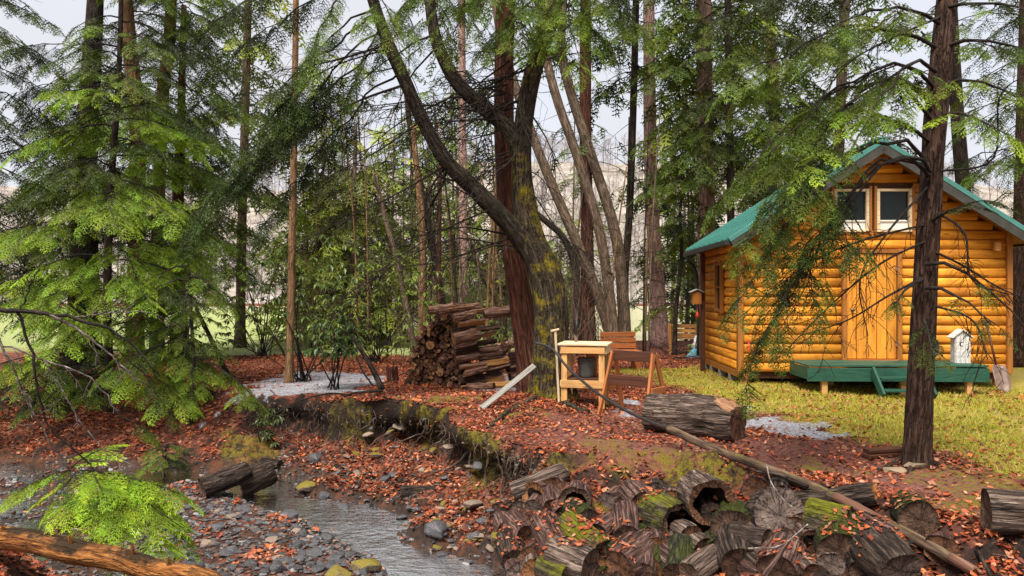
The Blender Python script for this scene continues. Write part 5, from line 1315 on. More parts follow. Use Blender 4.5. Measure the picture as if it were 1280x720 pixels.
# upper fork: reddish leader on the left
limb4 = trunk_pts([(655, 230, 12.3), (640, 170, 12.35), (634, 110, 12.4), (640, 50, 12.4), (648, -20, 12.4), (655, -120, 12.4)], D, 30)
limb5 = trunk_pts([(690, 110, 12.25), (698, 62, 12.2), (716, 40, 12.1), (740, 10, 12.0)], D, 14)
# dead branches: each one a part
for i in range(44):
    src = random.choice([limb1, limb1, limb2, q[25:], limb4]); k = random.randint(6, len(src) - 14 if len(src) > 22 else len(src) - 2)
    p0 = src[k]; dirs = (random.uniform(-1.2, -.1) if random.random() < .78 else random.uniform(.1, .9), random.uniform(-.6, .35), random.uniform(-.5, .35))
    mb = MB(); dead_branch(mb, p0, dirs, random.uniform(1.0, 2.4), random.uniform(.009, .022), 0, .3, .25, (6, 10)); b_ = mb.build('branch', MAT['twig'], CT, origin=base)
for pts, r0 in (([(612, 262, 11.9), (560, 285, 11.7), (500, 320, 11.4), (430, 372, 11.0)], .018), ([(560, 205, 11.8), (500, 240, 11.5), (440, 270, 11.2), (380, 300, 11.0)], .02), ([(508, 105, 11.6), (440, 130, 11.3), (380, 170, 11), (330, 210, 10.8)], .022), ([(528, 150, 11.7), (470, 190, 11.3), (420, 215, 11)], .018), ([(632, 150, 12.2), (590, 150, 12.1), (520, 160, 12), (430, 200, 11.8)], .02), ([(625, 305, 12), (560, 300, 11.6), (470, 345, 11.2), (420, 400, 10.9)], .014), ([(486, 55, 11.5), (420, 75, 11.3), (340, 90, 11)], .022), ([(600, 130, 12.3), (640, 95, 12.0), (700, 70, 11.8), (790, 60, 11.6)], .016), ([(655, 225, 12.2), (700, 290, 12), (735, 320, 12)], .012)):
    qq = catmull([P(*p) for p in pts], 16); mb = MB(); tube(mb, qq, np.linspace(r0, .005, 16), 6)
    for k in range(2, 15):
        for _ in range(2):
            v_ = rng.normal(size=3); v_[2] -= .3; dead_branch(mb, qq[k], unit(qq[min(k + 1, 15)] - qq[k]) * .8 + unit(v_) * .7, random.uniform(.3, .8), .005, 1, .3, .2)
    mb.build('branch', MAT['twig'], CT, origin=base)
# roots spreading from its foot and hanging in the bank
for pts, r0, r1 in (([(668, 500), (640, 512), (620, 530), (600, 545)], .06, .02), ([(705, 505), (725, 515), (745, 518)], .06, .02), ([(560, 520), (540, 538), (515, 545), (490, 560)], .022, .008), ([(575, 530), (545, 556), (520, 566), (505, 570)], .018, .006), ([(600, 545), (570, 580), (540, 590), (510, 596)], .02, .006), ([(590, 560), (585, 590), (596, 615), (610, 622)], .016, .005), ([(610, 570), (605, 610), (612, 645)], .016, .005), ([(530, 515), (500, 530), (470, 550), (450, 575)], .018, .006), ([(480, 512), (455, 535), (425, 555)], .016, .006), ([(620, 560), (628, 600), (622, 640)], .014, .005), ([(545, 525), (520, 552), (512, 580)], .013, .005)):
    w_ = []
    for p in pts:
        h = hit(*p); w_.append(h + np.array([0, -.03, r1]))
    qq = catmull(w_, 16); qq[1:-1] += rng.normal(size=(14, 3)) * .012
    mb = MB(); tube(mb, qq, np.linspace(r0, r1, 16), 8, .15, 15); mb.build('root', MAT['bark_limb'] if r0 > .03 else MAT['log_grey'], CT, origin=base)
# the green sprays round its top and the dense dark boughs hanging to the left
fol = Foliage('near'); tw = MB()
for (a, b, s, c) in (((470, 20, 11.5), (232, 292, 10.6), .5, 'deep'), ((488, 60, 11.5), (262, 262, 10.8), .5, 'deep'), ((480, 40, 11.5), (300, 225, 11.2), .5, 'deep'), ((500, 90, 11.6), (318, 300, 11.0), .42, 'deep'), ((470, 10, 11.4), (340, 120, 11.0), .45, 'deep'), ((460, -20, 11.4), (300, 60, 11.3), .5, 'deep'), ((455, -60, 11.3), (250, 40, 10.8), .5, 'deep'), ((450, -40, 11.3), (380, 90, 10.6), .45, 'mid'), ((480, 30, 11.5), (420, 160, 11.2), .4, 'deep')):
    bough(fol, tw, P(*a), P(*b), .14, .02, s * .9, c, 9.0, .35, .7, lim=.22)
for (a, b, c) in (((700, 20, 12.3), (770, 70, 11.4), 'bright'), ((690, 0, 12.3), (600, 70, 11.4), 'mid'), ((660, -40, 12.3), (650, 60, 11.2), 'bright'), ((705, -30, 12.3), (820, 60, 11.6), 'mid'), ((700, -60, 12.3), (720, 90, 11.0), 'bright'), ((530, -40, 12.3), (560, 60, 11.2), 'mid'), ((535, -10, 12.3), (470, 80, 11.4), 'mid'), ((466, -10, 11.4), (500, 60, 10.6), 'mid'), ((640, -60, 12.3), (590, 30, 11.2), 'mid'), ((712, -80, 12.3), (780, 20, 11.2), 'mid')):
    bough(fol, tw, P(*a), P(*b), .25, .014, .42, c, 6.0, .3, .45)
b_ = tw.build('branches', MAT['twig'], CT, origin=base); b_['kind'] = 'stuff'
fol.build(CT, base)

# the red-brown trunk right behind it
tree('hemlock_tree', 'straight red-brown trunk just behind the large mossy tree', [(668, 500), (660, 440), (650, 370), (640, 300), (632, 200), (630, 100), (632, 0), (634, -120)], 13.0, 15.5, 'bark_red', .72, seed=9, seg=22, n=40, dead=4,
     crown=[dict(n=14, y0=-160, y1=20, L=2.2, size=.45, col='mid', fall=.4)], lod='mid')

# ------------------------------------------------------------------ the hemlock in front of the cabin
D = 7.75
qpix = [(1146, 585), (1146, 560), (1149, 500), (1153, 420), (1158, 320), (1164, 220), (1171, 120), (1181, 20), (1190, -70), (1200, -180)]
q = trunk_pts(qpix, D, 64); zb = h1(q[0][0], q[0][1]); q[:, 2] += zb - .1 - q[0][2]; base = np.array([q[0][0], q[0][1], zb])
HT = empty('hemlock_tree', base, 0, 'dark barked hemlock with drooping boughs in front of the cabin', 'tree')
hg = q[:, 2] - q[0][2]; rad = np.interp(np.linspace(0, 1, 64), [0, 1], [.13, .1]) * (1 + .28 * np.exp(-hg / .2))
mb = MB(); tube(mb, q, rad, 40, .16, 7.5, lobes=.1, seed=12, stretch=.22); mb.build('trunk', MAT['bark_hemlock'], HT, origin=base)
for pts in ([(1132, 572), (1118, 583), (1098, 590)], [(1158, 578), (1178, 586), (1192, 592)], [(1140, 584), (1136, 596)]):
    w_ = [hit(*p) + np.array([0, 0, .02]) for p in pts]; w_.insert(0, q[6] + (w_[0] - q[6]) * .35); qq = catmull(w_, 12); mb = MB(); tube(mb, qq, np.linspace(.06, .02, 12), 10, .15, 10); mb.build('root', MAT['bark_hemlock'], HT, origin=base)
def hb(a, b, arch, size, col, dens=7.0, droop=.4, start=.25, bare=0.0, r0=.022, lim=.45):
    dens *= .72
    fol = Foliage('near'); tw = MB(); bough(fol, tw, P(*a), P(*b), arch, r0, size, col, dens, start, droop, bare=bare, lim=lim)
    br = tw.build('bough', MAT['twig'], HT, origin=base); f_ = fol.build(br, base, 'foliage'); return br
for a_ in (((1163, 225, 7.7), (928, 480, 6.9), .5, .32, 'mid', 9, .55, .5), ((1162, 205, 7.7), (915, 390, 6.9), .5, .34, 'mid', 9, .5, .5), ((1165, 180, 7.7), (930, 310, 6.9), .45, .36, 'mid', 9, .45, .5), ((1165, 150, 7.7), (970, 270, 6.8), .6, .32, 'bright', 7, .5, .5), ((1165, 140, 7.7), (1000, 215, 6.8), .5, .32, 'bright', 7, .4, .5),
          ((1168, 130, 7.7), (890, 250, 7.2), .4, .36, 'mid', 8, .45, .5), ((1168, 110, 7.7), (960, 190, 6.8), .35, .36, 'bright', 8, .4), ((1172, 60, 7.7), (900, 110, 7.2), .3, .38, 'mid', 7, .4), ((1175, 30, 7.7), (1010, 60, 6.8), .25, .36, 'mid', 7, .4), ((1178, 0, 7.7), (880, 30, 7.3), .3, .38, 'mid', 7, .4),
          ((1172, 110, 7.7), (1320, 150, 7.0), .3, .36, 'bright', 8, .4), ((1168, 150, 7.7), (1260, 170, 6.7), .25, .34, 'bright', 8, .4), ((1175, 60, 7.7), (1330, 80, 7.0), .25, .36, 'mid', 7, .4), ((1180, 10, 7.7), (1300, 20, 7), .2, .36, 'mid', 7, .4),
          ((1160, 280, 7.7), (1230, 250, 7.0), .1, .26, 'mid', 4, .3, .6), ((1170, 90, 7.6), (1075, 170, 6.5), .3, .3, 'bright', 7, .4),
          ((1157, 330, 7.6), (1290, 420, 7.1), .35, .3, 'mid', 6, .4, .45, .3), ((1157, 360, 7.6), (1250, 410, 6.9), .2, .28, 'mid', 6, .4, .4, .25), ((1155, 400, 7.6), (1165, 440, 7.2), .2, .26, 'mid', 6, .4, .3), ((1153, 350, 7.6), (1115, 380, 7.2), .1, .22, 'mid', 4, .4, .6, .3),
          ((1163, 220, 7.6), (955, 430, 7.0), .5, .3, 'dark', 7, .6, .45, .2), ((1163, 215, 7.6), (985, 400, 7.0), .5, .3, 'mid', 6, .6, .5, .2)):
    hb(*a_)
for pts in ([(1160, 300, 7.7), (1100, 330, 7.4), (1040, 380, 7.2), (980, 440, 7.0)], [(1160, 280, 7.7), (1080, 300, 7.3), (1010, 330, 7.1), (920, 400, 6.9)], [(1158, 310, 7.7), (1200, 330, 7.5), (1250, 360, 7.3), (1300, 380, 7.2)], [(1160, 260, 7.7), (1205, 290, 7.5), (1215, 350, 7.4), (1270, 370, 7.2)], [(1163, 230, 7.7), (1110, 290, 7.3), (1075, 350, 7.2), (1085, 420, 7.1)], [(1178, 20, 7.7), (1110, 50, 7.4), (1060, 80, 7.2), (1020, 130, 7)], [(1160, 380, 7.7), (1215, 400, 7.4), (1235, 450, 7.3)], [(1157, 345, 7.7), (1110, 370, 7.4), (1060, 400, 7.2), (1000, 420, 7.1)], [(1165, 215, 7.7), (1240, 200, 7.4), (1250, 120, 7.2), (1290, 90, 7.2)]):
    qq = catmull([P(*p) for p in pts], 18); mb = MB(); tube(mb, qq, np.linspace(.014, .004, 18), 6)
    for k in range(3, 17):
        v_ = rng.normal(size=3); v_[2] -= .5; dead_branch(mb, qq[k], unit(qq[min(k + 1, 17)] - qq[k]) * .8 + unit(v_) * .6, random.uniform(.2, .55), .004, 1, .3, .3)
    mb.build('branch', MAT['twig'], HT, origin=base)

# ------------------------------------------------------------------ trees behind
tree('pine_tree', 'tall pinkish-barked pine standing by the pond left of the cabin', [(826, 432), (822, 350), (815, 250), (812, 120), (811, 0), (811, -120)], 25, 9.5, 'bark_pine', .7, crown=[dict(n=16, y0=-160, y1=120, L=3.2, size=.75, col='mid', fall=.35, dens=3.5, start=.35), dict(n=7, y0=150, y1=330, L=2.2, size=.7, col='mid', fall=.35, dens=2.5, bare=.2)], lod='far', dead=8, seed=1)
tree('pine_tree', 'left of two slim pinkish pines rising behind the cabin roof edge', [(877, 440), (878, 300), (877, 150), (875, 0), (874, -120)], 22, 6.5, 'bark_pine', .8, crown=[dict(n=22, y0=-120, y1=200, L=2.8, size=.7, col='mid', fall=.4, dens=4)], lod='far', dead=4, seed=2)
tree('pine_tree', 'right of two slim pinkish pines rising behind the cabin roof edge', [(890, 440), (889, 300), (886, 150), (884, 0), (884, -120)], 22.6, 6, 'bark_pine', .8, crown=[dict(n=22, y0=-120, y1=230, L=2.8, size=.7, col='yell', fall=.4, dens=4)], lod='far', dead=3, seed=3)
CL = 'trunks of the pond-side cluster'
tree('leaning_tree', 'pond-side trunk leaning left behind the mossy tree, lowest of the cluster', [(772, 441), (748, 365), (722, 300), (692, 230), (668, 170), (640, 90), (622, 20), (615, -60)], 22, 7, 'bark_grey', .7, CL, seed=4, dead=6)
tree('straight_tree', 'straight red-brown trunk in the middle of the pond-side cluster', [(736, 441), (734, 300), (732, 150), (732, 0), (733, -100)], 22.6, 8.5, 'bark_red', .75, CL, seed=5, dead=10, crown=[dict(n=14, y0=-140, y1=60, L=2.2, size=.7, col='mid', fall=.35, dens=4), dict(n=8, y0=80, y1=220, L=1.6, size=.6, col='mid', bare=.5, dens=3)], lod='far')
tree('leaning_tree', 'pale pond-side trunk curving left with its base behind the potting table', [(766, 441), (766, 400), (751, 290), (722, 190), (697, 120), (682, 60), (676, 0), (672, -80)], 21.6, 7.2, 'bark_grey', .65, CL, seed=6, dead=6)
tree('leaning_tree', 'rightmost thick trunk of the pond-side cluster bending left at the top', [(780, 441), (779, 370), (770, 290), (744, 205), (716, 120), (702, 60), (704, 0), (708, -80)], 22.3, 7.8, 'bark_grey', .6, CL, seed=7, dead=6)
tree('dark_tree', 'thin dark trunk at the right side of the pond-side cluster', [(775, 441), (781, 340), (787, 260), (792, 120), (795, 0), (797, -80)], 23, 5, 'bark_dark', .8, CL, seed=8, dead=8, crown=[dict(n=8, y0=-100, y1=120, L=2.2, size=.7, col='mid', fall=.3, dens=3)], lod='far')
tree('dark_tree', 'dark crooked trunk at left of the pond-side cluster', [(722, 441), (722, 380), (720, 330), (705, 290), (682, 268), (660, 250)], 21, 5.5, 'bark_dark', .6, CL, seed=9, dead=4)
tree('young_tree', 'thin dark sapling between the pine and the cabin', [(843, 441), (845, 380), (852, 310), (850, 260), (855, 220)], 21.5, 3.2, 'bark_dark', .5, seed=10, dead=6, crown=[dict(n=9, y0=230, y1=400, L=1.0, size=.5, col='mid', dens=3, bare=.2)], lod='far')
tree('pine_tree', 'slim pinkish pine standing far behind the woodpile', [(579, 424), (579, 300), (578, 150), (577, 0), (577, -80)], 29, 5.5, 'bark_pine', .75, seed=11, dead=8, crown=[dict(n=10, y0=-120, y1=60, L=2.4, size=.8, col='mid', dens=3)], lod='far')
tree('young_tree', 'pale tan trunk directly behind the woodpile', [(527, 440), (528, 360), (528, 280), (522, 215), (516, 150)], 22, 5.5, 'bark_tan', .6, seed=12, dead=4)
tree('leaning_tree', 'dark slim trunk leaning left behind the woodpile', [(563, 436), (552, 370), (540, 300), (526, 230), (512, 150), (505, 80)], 23.5, 5, 'bark_dark', .6, seed=13, dead=5)
tree('leaning_tree', 'brown slim trunk leaning left of the woodpile', [(519, 440), (508, 380), (496, 320), (482, 270), (468, 210)], 22.4, 4.2, 'bark_grey', .6, seed=14, dead=5)
tree('young_tree', 'thin red-brown trunk just right of the pale tan trunk', [(547, 438), (548, 370), (549, 300), (550, 200)], 23, 3.4, 'bark_red', .7, seed=15, dead=3)
tree('young_tree', 'tan slim trunk rising from the leaves left of the snowy path', [(361, 478), (363, 400), (365, 300), (367, 200), (369, 80), (370, -20)], 14.8, 5.2, 'bark_tan', .7, seed=16, dead=4, n=30)
tree('mossy_stump_tree', 'mossy short trunk behind the right side of the woodpile', [(630, 440), (629, 410), (626, 380), (600, 330), (585, 290)], 22, 6, 'bark_moss', .5, seed=17, dead=2)
tree('hemlock_tree', 'light brown trunk rising through the left hemlock foliage', [(168, 455), (170, 300), (172, 160), (163, 60), (156, -20), (152, -100)], 18.5, 10, 'bark_tan', .75, seed=18, dead=5, crown=[dict(n=34, y0=-140, y1=330, az=(-100, 100), L=3.0, size=.55, col='mid', fall=.35, dens=4.2, tp=.3)], lod='mid')
tree('mossy_tree', 'mossy tan trunk leaning right beside the light brown trunk', [(196, 450), (197, 300), (203, 120), (212, 40), (216, -60)], 19.5, 8, 'bark_tan', .8, seed=19, dead=4, crown=[dict(n=22, y0=-140, y1=240, L=2.8, size=.55, col='mid', fall=.35, dens=4)], lod='mid')
tree('hemlock_tree', 'thick dark trunk deep in the shade at far left', [(104, 452), (105, 380), (106, 280), (108, 180), (114, 80), (119, 0), (122, -100)], 19.0, 18, 'bark_dark', .45, seed=20, dead=4, seg=20, crown=[dict(n=36, y0=40, y1=390, L=3.2, size=.6, col='dark', fall=.35, dens=4, tp=.3)], lod='mid')
tree('hemlock_tree', 'red-brown trunk seen under the left foliage', [(225, 446), (224, 380), (222, 280), (226, 150), (230, 0)], 20.5, 11, 'bark_red', .3, seed=21, dead=4, crown=[dict(n=34, y0=-60, y1=330, L=2.8, size=.55, col='mid', fall=.35, dens=4)], lod='mid')
tree('young_tree', 'thin dark sapling leaning left beside the snowy path', [(292, 468), (278, 440), (262, 405), (245, 370)], 15.2, 3.6, 'bark_dark', .6, seed=22, dead=3)
tree('hemlock_tree', 'young bright green hemlock on the left bank of the creek', [(138, 512), (136, 440), (134, 350), (138, 230), (146, 120), (150, 40), (152, -60)], 13.6, 6, 'bark_dark', .4, seed=23, crown=[dict(n=18, y0=20, y1=140, L=1.7, size=.42, col='mid', fall=.3, dens=5.5, tp=.4), dict(n=38, y0=115, y1=490, L=2.5, size=.42, col='bright', fall=.25, dens=6.0, tp=.1, arch=.2, droop=.3)], lod='mid', flare=.3)
tree('hemlock_tree', 'small bright hemlock leaning over leaves right of the young one', [(238, 502), (240, 470), (242, 420), (238, 340), (236, 300)], 12.6, 3.5, 'bark_dark', .4, seed=24, crown=[dict(n=15, y0=330, y1=470, L=1.4, size=.36, col='bright', fall=.45, dens=6, tp=.3, az=(150, 390))], lod='near', flare=.2)
tree('dark_tree', 'slim dark trunk behind the cabin right of the near hemlock', [(1216, 440), (1210, 300), (1200, 180), (1192, 60), (1186, -60)], 21, 9, 'bark_dark', .75, seed=25, dead=10, crown=[dict(n=12, y0=-120, y1=120, L=2.6, size=.6, col='mid', bare=.3, dens=3)], lod='far')
tree('dark_tree', 'brown trunk at the right edge beside the cabin corner', [(1274, 455), (1276, 330), (1279, 180), (1282, 60), (1285, -60)], 18, 10, 'bark_hemlock', .8, seed=26, dead=10, crown=[dict(n=16, y0=-120, y1=230, L=2.8, size=.55, col='mid', bare=.25, dens=3.5)], lod='mid')
tree('pine_tree', 'pale trunk behind the cabin roof right of the two slim pines', [(975, 440), (972, 300), (968, 150), (960, 0), (956, -80)], 26, 8, 'bark_pine', .7, seed=27, dead=10, crown=[dict(n=26, y0=-120, y1=240, L=3.6, size=.8, col='mid', fall=.35, dens=4)], lod='far')
tree('hemlock_tree', 'dark hemlock trunk behind the cabin roof with loose foliage', [(915, 440), (914, 300), (912, 150), (910, 0), (909, -80)], 20, 5, 'bark_dark', .8, seed=28, dead=5, crown=[dict(n=34, y0=-120, y1=270, L=2.8, size=.6, col='mid', fall=.4, dens=4.5)], lod='mid')
tree('hemlock_tree', 'hemlock behind the cabin ridge with pale grey bark', [(1045, 440), (1045, 300), (1050, 150), (1056, 0), (1060, -80)], 23, 7, 'bark_grey', .8, seed=29, dead=10, crown=[dict(n=22, y0=-120, y1=180, L=3.0, size=.7, col='mid', fall=.35, dens=3.5)], lod='far')
tree('hemlock_tree', 'hemlock with loose green crown beyond the left end of the path', [(300, 436), (302, 300), (306, 150), (310, 0), (312, -80)], 24, 6, 'bark_grey', .7, seed=30, dead=8, crown=[dict(n=30, y0=-100, y1=300, L=3.0, size=.75, col='yell', fall=.35, dens=4)], lod='far')
tree('hemlock_tree', 'yellow-green hemlock behind the rhododendron left of the woodpile', [(440, 434), (441, 330), (443, 220), (445, 150)], 25, 4.5, 'bark_grey', .4, seed=31, dead=4, crown=[dict(n=36, y0=200, y1=400, L=2.6, size=.75, col='yell', fall=.35, dens=4, tp=.5)], lod='far')
tree('hemlock_tree', 'small yellow-green hemlock far left of the pond-side pines', [(400, 430), (400, 330), (400, 240)], 27, 4, 'bark_grey', .4, seed=32, dead=4, crown=[dict(n=28, y0=230, y1=410, L=2.4, size=.8, col='yell', fall=.35, dens=4, tp=.5)], lod='far')
tree('hemlock_tree', 'small green hemlock by the pond behind the cluster trunks', [(700, 426), (700, 360), (700, 300)], 28, 3.5, 'bark_grey', .4, seed=33, crown=[dict(n=22, y0=290, y1=400, L=1.8, size=.75, col='mid', fall=.35, dens=4, tp=.5)], lod='far')
tree('hemlock_tree', 'green hemlock by the pond between pine and cabin', [(868, 424), (866, 330), (866, 250)], 29, 4, 'bark_grey', .4, seed=34, crown=[dict(n=26, y0=190, y1=370, L=2.0, size=.75, col='blue', fall=.35, dens=4, tp=.5)], lod='far')
tree('hemlock_tree', 'green hemlock behind the mossy tree and right of the woodpile', [(612, 428), (612, 350), (612, 300)], 27, 4, 'bark_grey', .4, seed=35, crown=[dict(n=20, y0=320, y1=410, L=1.8, size=.7, col='mid', fall=.35, dens=4, tp=.5)], lod='far')
tree('hemlock_tree', 'hemlock at the far left edge with foliage reaching the top', [(-40, 450), (-38, 300), (-35, 100), (-33, -60)], 16, 12, 'bark_dark', .7, seed=36, dead=4, crown=[dict(n=16, y0=-80, y1=90, L=1.9, size=.48, col='mid', dens=5), dict(n=24, y0=80, y1=380, L=2.4, size=.5, col='mid', fall=.35, dens=4.5)], lod='mid')
tree('hemlock_tree', 'hemlock at the right edge with bare lower twigs', [(1330, 450), (1330, 300), (1328, 150), (1326, -50)], 15, 10, 'bark_hemlock', .7, seed=37, dead=8, crown=[dict(n=26, y0=-100, y1=260, L=2.4, size=.5, col='mid', fall=.35, dens=3.5, bare=.2)], lod='mid')

for k_ in range(46):
    px = random.choice([random.uniform(380, 640), random.uniform(400, 620), random.uniform(690, 870)]); d = random.uniform(26, 52); pyb = HOR + 1663 / d; tp_ = random.choice([random.uniform(190, 330), random.uniform(60, 200)])
    if 775 < px < 830: continue
    tree('young_hemlock', 'thin young hemlock in the far screen along the pond', [(px, pyb), (px + 4, (pyb + tp_) / 2), (px + random.uniform(-8, 8), tp_)], d, random.uniform(1.6, 3), 'bark_grey', .3, 'young hemlocks along the pond', seed=90 + k_, seg=6, n=10, flare=0, dead=3, crown=[dict(n=random.randint(12, 22), y0=tp_, y1=pyb - 20, L=2.0, size=.9, col=random.choice(['yell', 'mid', 'yell']), dens=3, tp=.5, fall=.3)], lod='far')
# thin bare saplings in the thicket
for k_ in range(26):
    px = random.choice([random.uniform(380, 520), random.uniform(530, 640), random.uniform(690, 860)]); d = random.uniform(19, 27); lean = random.uniform(-40, 25); pyb = HOR + 1663 / d; tp_ = random.uniform(120, 300)
    tree('sapling', 'thin bare sapling in the thicket between the path and pond', [(px, pyb), (px + lean * .3, (pyb + tp_) / 2), (px + lean, tp_)], d, random.uniform(1.1, 2.2), random.choice(['bark_dark', 'bark_grey', 'bark_tan']), .4, 'thin bare saplings in the thicket', seed=60 + k_, seg=6, n=10, flare=0, dead=5)

# ------------------------------------------------------------------ low bough reaching in from the left over the creek
HBs = P(-60, 384, 5.6)
lb_ = empty('hemlock_branch', HBs, 0, 'dark hemlock branch with pale twigs and bright sprays reaching over the creek from left', 'branch')
for pts, r0, r1, mt in (([(-60, 384, 5.6), (20, 388, 5.6), (90, 398, 5.7), (150, 420, 5.8), (200, 470, 5.9)], .022, .006, 'twig'), ([(60, 392, 5.65), (110, 420, 5.7), (150, 455, 5.8), (180, 480, 5.9)], .012, .004, 'twig_pale'), ([(20, 388, 5.6), (40, 440, 5.65), (55, 520, 5.75), (110, 580, 5.9), (165, 620, 6.0)], .012, .004, 'twig'), ([(-20, 390, 5.5), (20, 470, 5.6), (55, 540, 5.75), (88, 590, 5.9)], .01, .005, 'twig_pale'), ([(-30, 420, 5.6), (40, 445, 5.7), (110, 470, 5.8), (150, 520, 5.9)], .008, .004, 'twig_pale'), ([(90, 398, 5.7), (130, 392, 5.8), (190, 390, 5.9)], .007, .003, 'twig_pale'), ([(25, 388, 5.6), (35, 365, 5.6), (38, 350, 5.6)], .006, .003, 'twig'), ([(55, 450, 5.7), (90, 510, 5.8), (130, 560, 5.9), (185, 590, 6.0)], .007, .003, 'twig_pale')):
    qq = catmull([P(*p) for p in pts], 20); qq[1:-1] += rng.normal(size=(18, 3)) * .006; mb = MB(); tube(mb, qq, np.linspace(r0, r1, 20), 7)
    for k in range(4, 19, 3):
        v_ = rng.normal(size=3); dead_branch(mb, qq[k], unit(qq[min(k + 1, 19)] - qq[k]) + unit(v_) * .6, random.uniform(.12, .3), .003, 1, .3, .1)
    mb.build('twig', MAT[mt], lb_, origin=HBs)
fol = Foliage('near'); tw = MB()
for (a, b, s) in (((88, 588, 5.9), (20, 615, 5.8), .24), ((95, 590, 5.9), (70, 625, 5.7), .24), ((100, 588, 5.9), (180, 610, 5.9), .26), ((110, 590, 5.9), (225, 618, 6.0), .26), ((120, 600, 5.9), (150, 660, 5.6), .24), ((130, 605, 5.9), (215, 650, 5.8), .24), ((110, 610, 5.8), (95, 660, 5.6), .22), ((150, 610, 5.9), (205, 690, 5.6), .24), ((88, 585, 5.9), (130, 560, 6.1), .22), ((140, 620, 5.8), (140, 690, 5.5), .22), ((165, 620, 6.0), (232, 680, 5.9), .2)):
    bough(fol, tw, P(*a), P(*b), .12, .006, s * 1.05, 'lime', 22, .05, .2, lim=.5, vary=False)
for (a, b) in (((150, 440, 5.85), (215, 520, 6.0)), ((150, 520, 5.9), (190, 545, 6.0))): bough(fol, tw, P(*a), P(*b), .1, .005, .18, 'bright', 9, .5, .3)
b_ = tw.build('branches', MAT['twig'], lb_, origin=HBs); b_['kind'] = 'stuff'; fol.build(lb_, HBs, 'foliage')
# a wispy pine seedling on the creek edge
tree('seedling', 'small dull green hemlock seedling at the creek edge on the left', [(205, 590), (206, 575), (207, 560)], 11.2, 1.2, 'bark_dark', .5, seed=80, seg=6, n=8, flare=0, crown=[dict(n=14, y0=555, y1=588, L=.45, size=.2, col='mid', dens=9, fall=.2)], lod='near', cat='seedling')
for (px, py, s, lb) in ((40, 520, 1.0, 'dark low evergreen shrub in shade at the left edge'), (110, 500, .9, 'dark low evergreen shrub below the young hemlock')):
    a = hit(px, py); tree('shrub', lb, [(px, py), (px + 3, py - 30), (px + 6, py - 60)], a[1], 2, 'bark_dark', .4, seed=81, seg=6, n=8, flare=0, crown=[dict(n=20, y0=py - 60, y1=py - 2, L=1.2 * s, size=.3, col='dark', dens=6, fall=.3)], lod='mid', cat='shrub')

# ------------------------------------------------------------------ rhododendron thicket
def rhodo(label, px, d, top, spread, n, colr, seed, lsz=.13, bot=None, down=True):
    base = np.array([(px - 640) / K * d, d, 0]); base[2] = h1(base[0], base[1])
    o = empty('rhododendron', base, 0, label, 'shrub')
    rs = np.random.default_rng(seed); zt = max(CAMZ - (top - HOR) / K * d - base[2], (bot or .5) + .1); tw = MB(); lv = MB()
    for i in range(n):
        a = rs.uniform(0, 6.28); rr = spread * math.sqrt(rs.random()); hz_ = rs.uniform(bot or .5, zt) * (1 - .3 * (rr / spread) ** 2)
        e = base + np.array([math.cos(a) * rr, math.sin(a) * rr * .7, hz_])
        if i % 9 == 0:
            m_ = base + (e - base) * .5 + np.array([rs.normal() * .1, rs.normal() * .1, .15]); qq = catmull([base + rs.normal(size=3) * [.1, .1, 0], m_, e], 9); tube(tw, qq, np.linspace(.016, .005, 9), 5, cap=False)
        k = rs.integers(6, 10); c0 = np.array(colr) * rs.uniform(.6, 1.3)
        for j in range(k):
            b = 6.28 * j / k + rs.uniform(-.3, .3); el = rs.uniform(-1.0, .1) if down else rs.uniform(-.5, .4); dv = np.array([math.cos(b) * math.cos(el), math.sin(b) * math.cos(el), math.sin(el)]); w_ = np.cross(dv, [0, 0, 1]); w_ = unit(w_); up = np.cross(w_, dv)
            L = lsz * rs.uniform(.7, 1.25); W = L * .18
            pts = np.array([e, e + dv * L * .45 + w_ * W + up * .012, e + dv * L * .5 - up * .004, e + dv * L * .45 - w_ * W + up * .012, e + dv * L - up * L * .1])
            lv.add(pts, np.array([[0, 2, 1], [0, 3, 2], [1, 2, 4], [2, 3, 4]]), col=c0 * rs.uniform(.8, 1.2))
    tw.build('stems', MAT['twig'], o, origin=base)['kind'] = 'stuff'
    f_ = lv.build('leaves', MAT['broadleaf'], o, origin=base, smooth_=False, col=True); f_['kind'] = 'stuff'
rhodo('drooping glossy rhododendron around the tan slim trunk', 380, 15.2, 280, 1.5, 100, (.075, .11, .02), 1, .16, .9)
rhodo('yellow-green rhododendron left of the woodpile', 470, 18.5, 290, 1.7, 190, (.12, .155, .022), 2, .17, .4)
rhodo('rhododendron with dark leaves hanging beside the snag', 418, 13.6, 390, .55, 60, (.05, .085, .02), 3, .15, .8)
rhodo('pale green shrub behind the two slim pines', 905, 19.5, 330, .9, 120, (.1, .14, .03), 4, .15, .4)
rhodo('yellow-green thicket far behind the tan slim trunk', 330, 20, 280, 2.0, 170, (.1, .13, .022), 5, .18, .4)
rhodo('dim green thicket right of the pale tan trunk', 590, 20, 390, 1.0, 110, (.12, .16, .03), 6, .16, .3)
rhodo('small rhododendron sprig at the bank edge under the path', 335, 12.0, 505, .22, 16, (.08, .1, .03), 7, .11, .05)

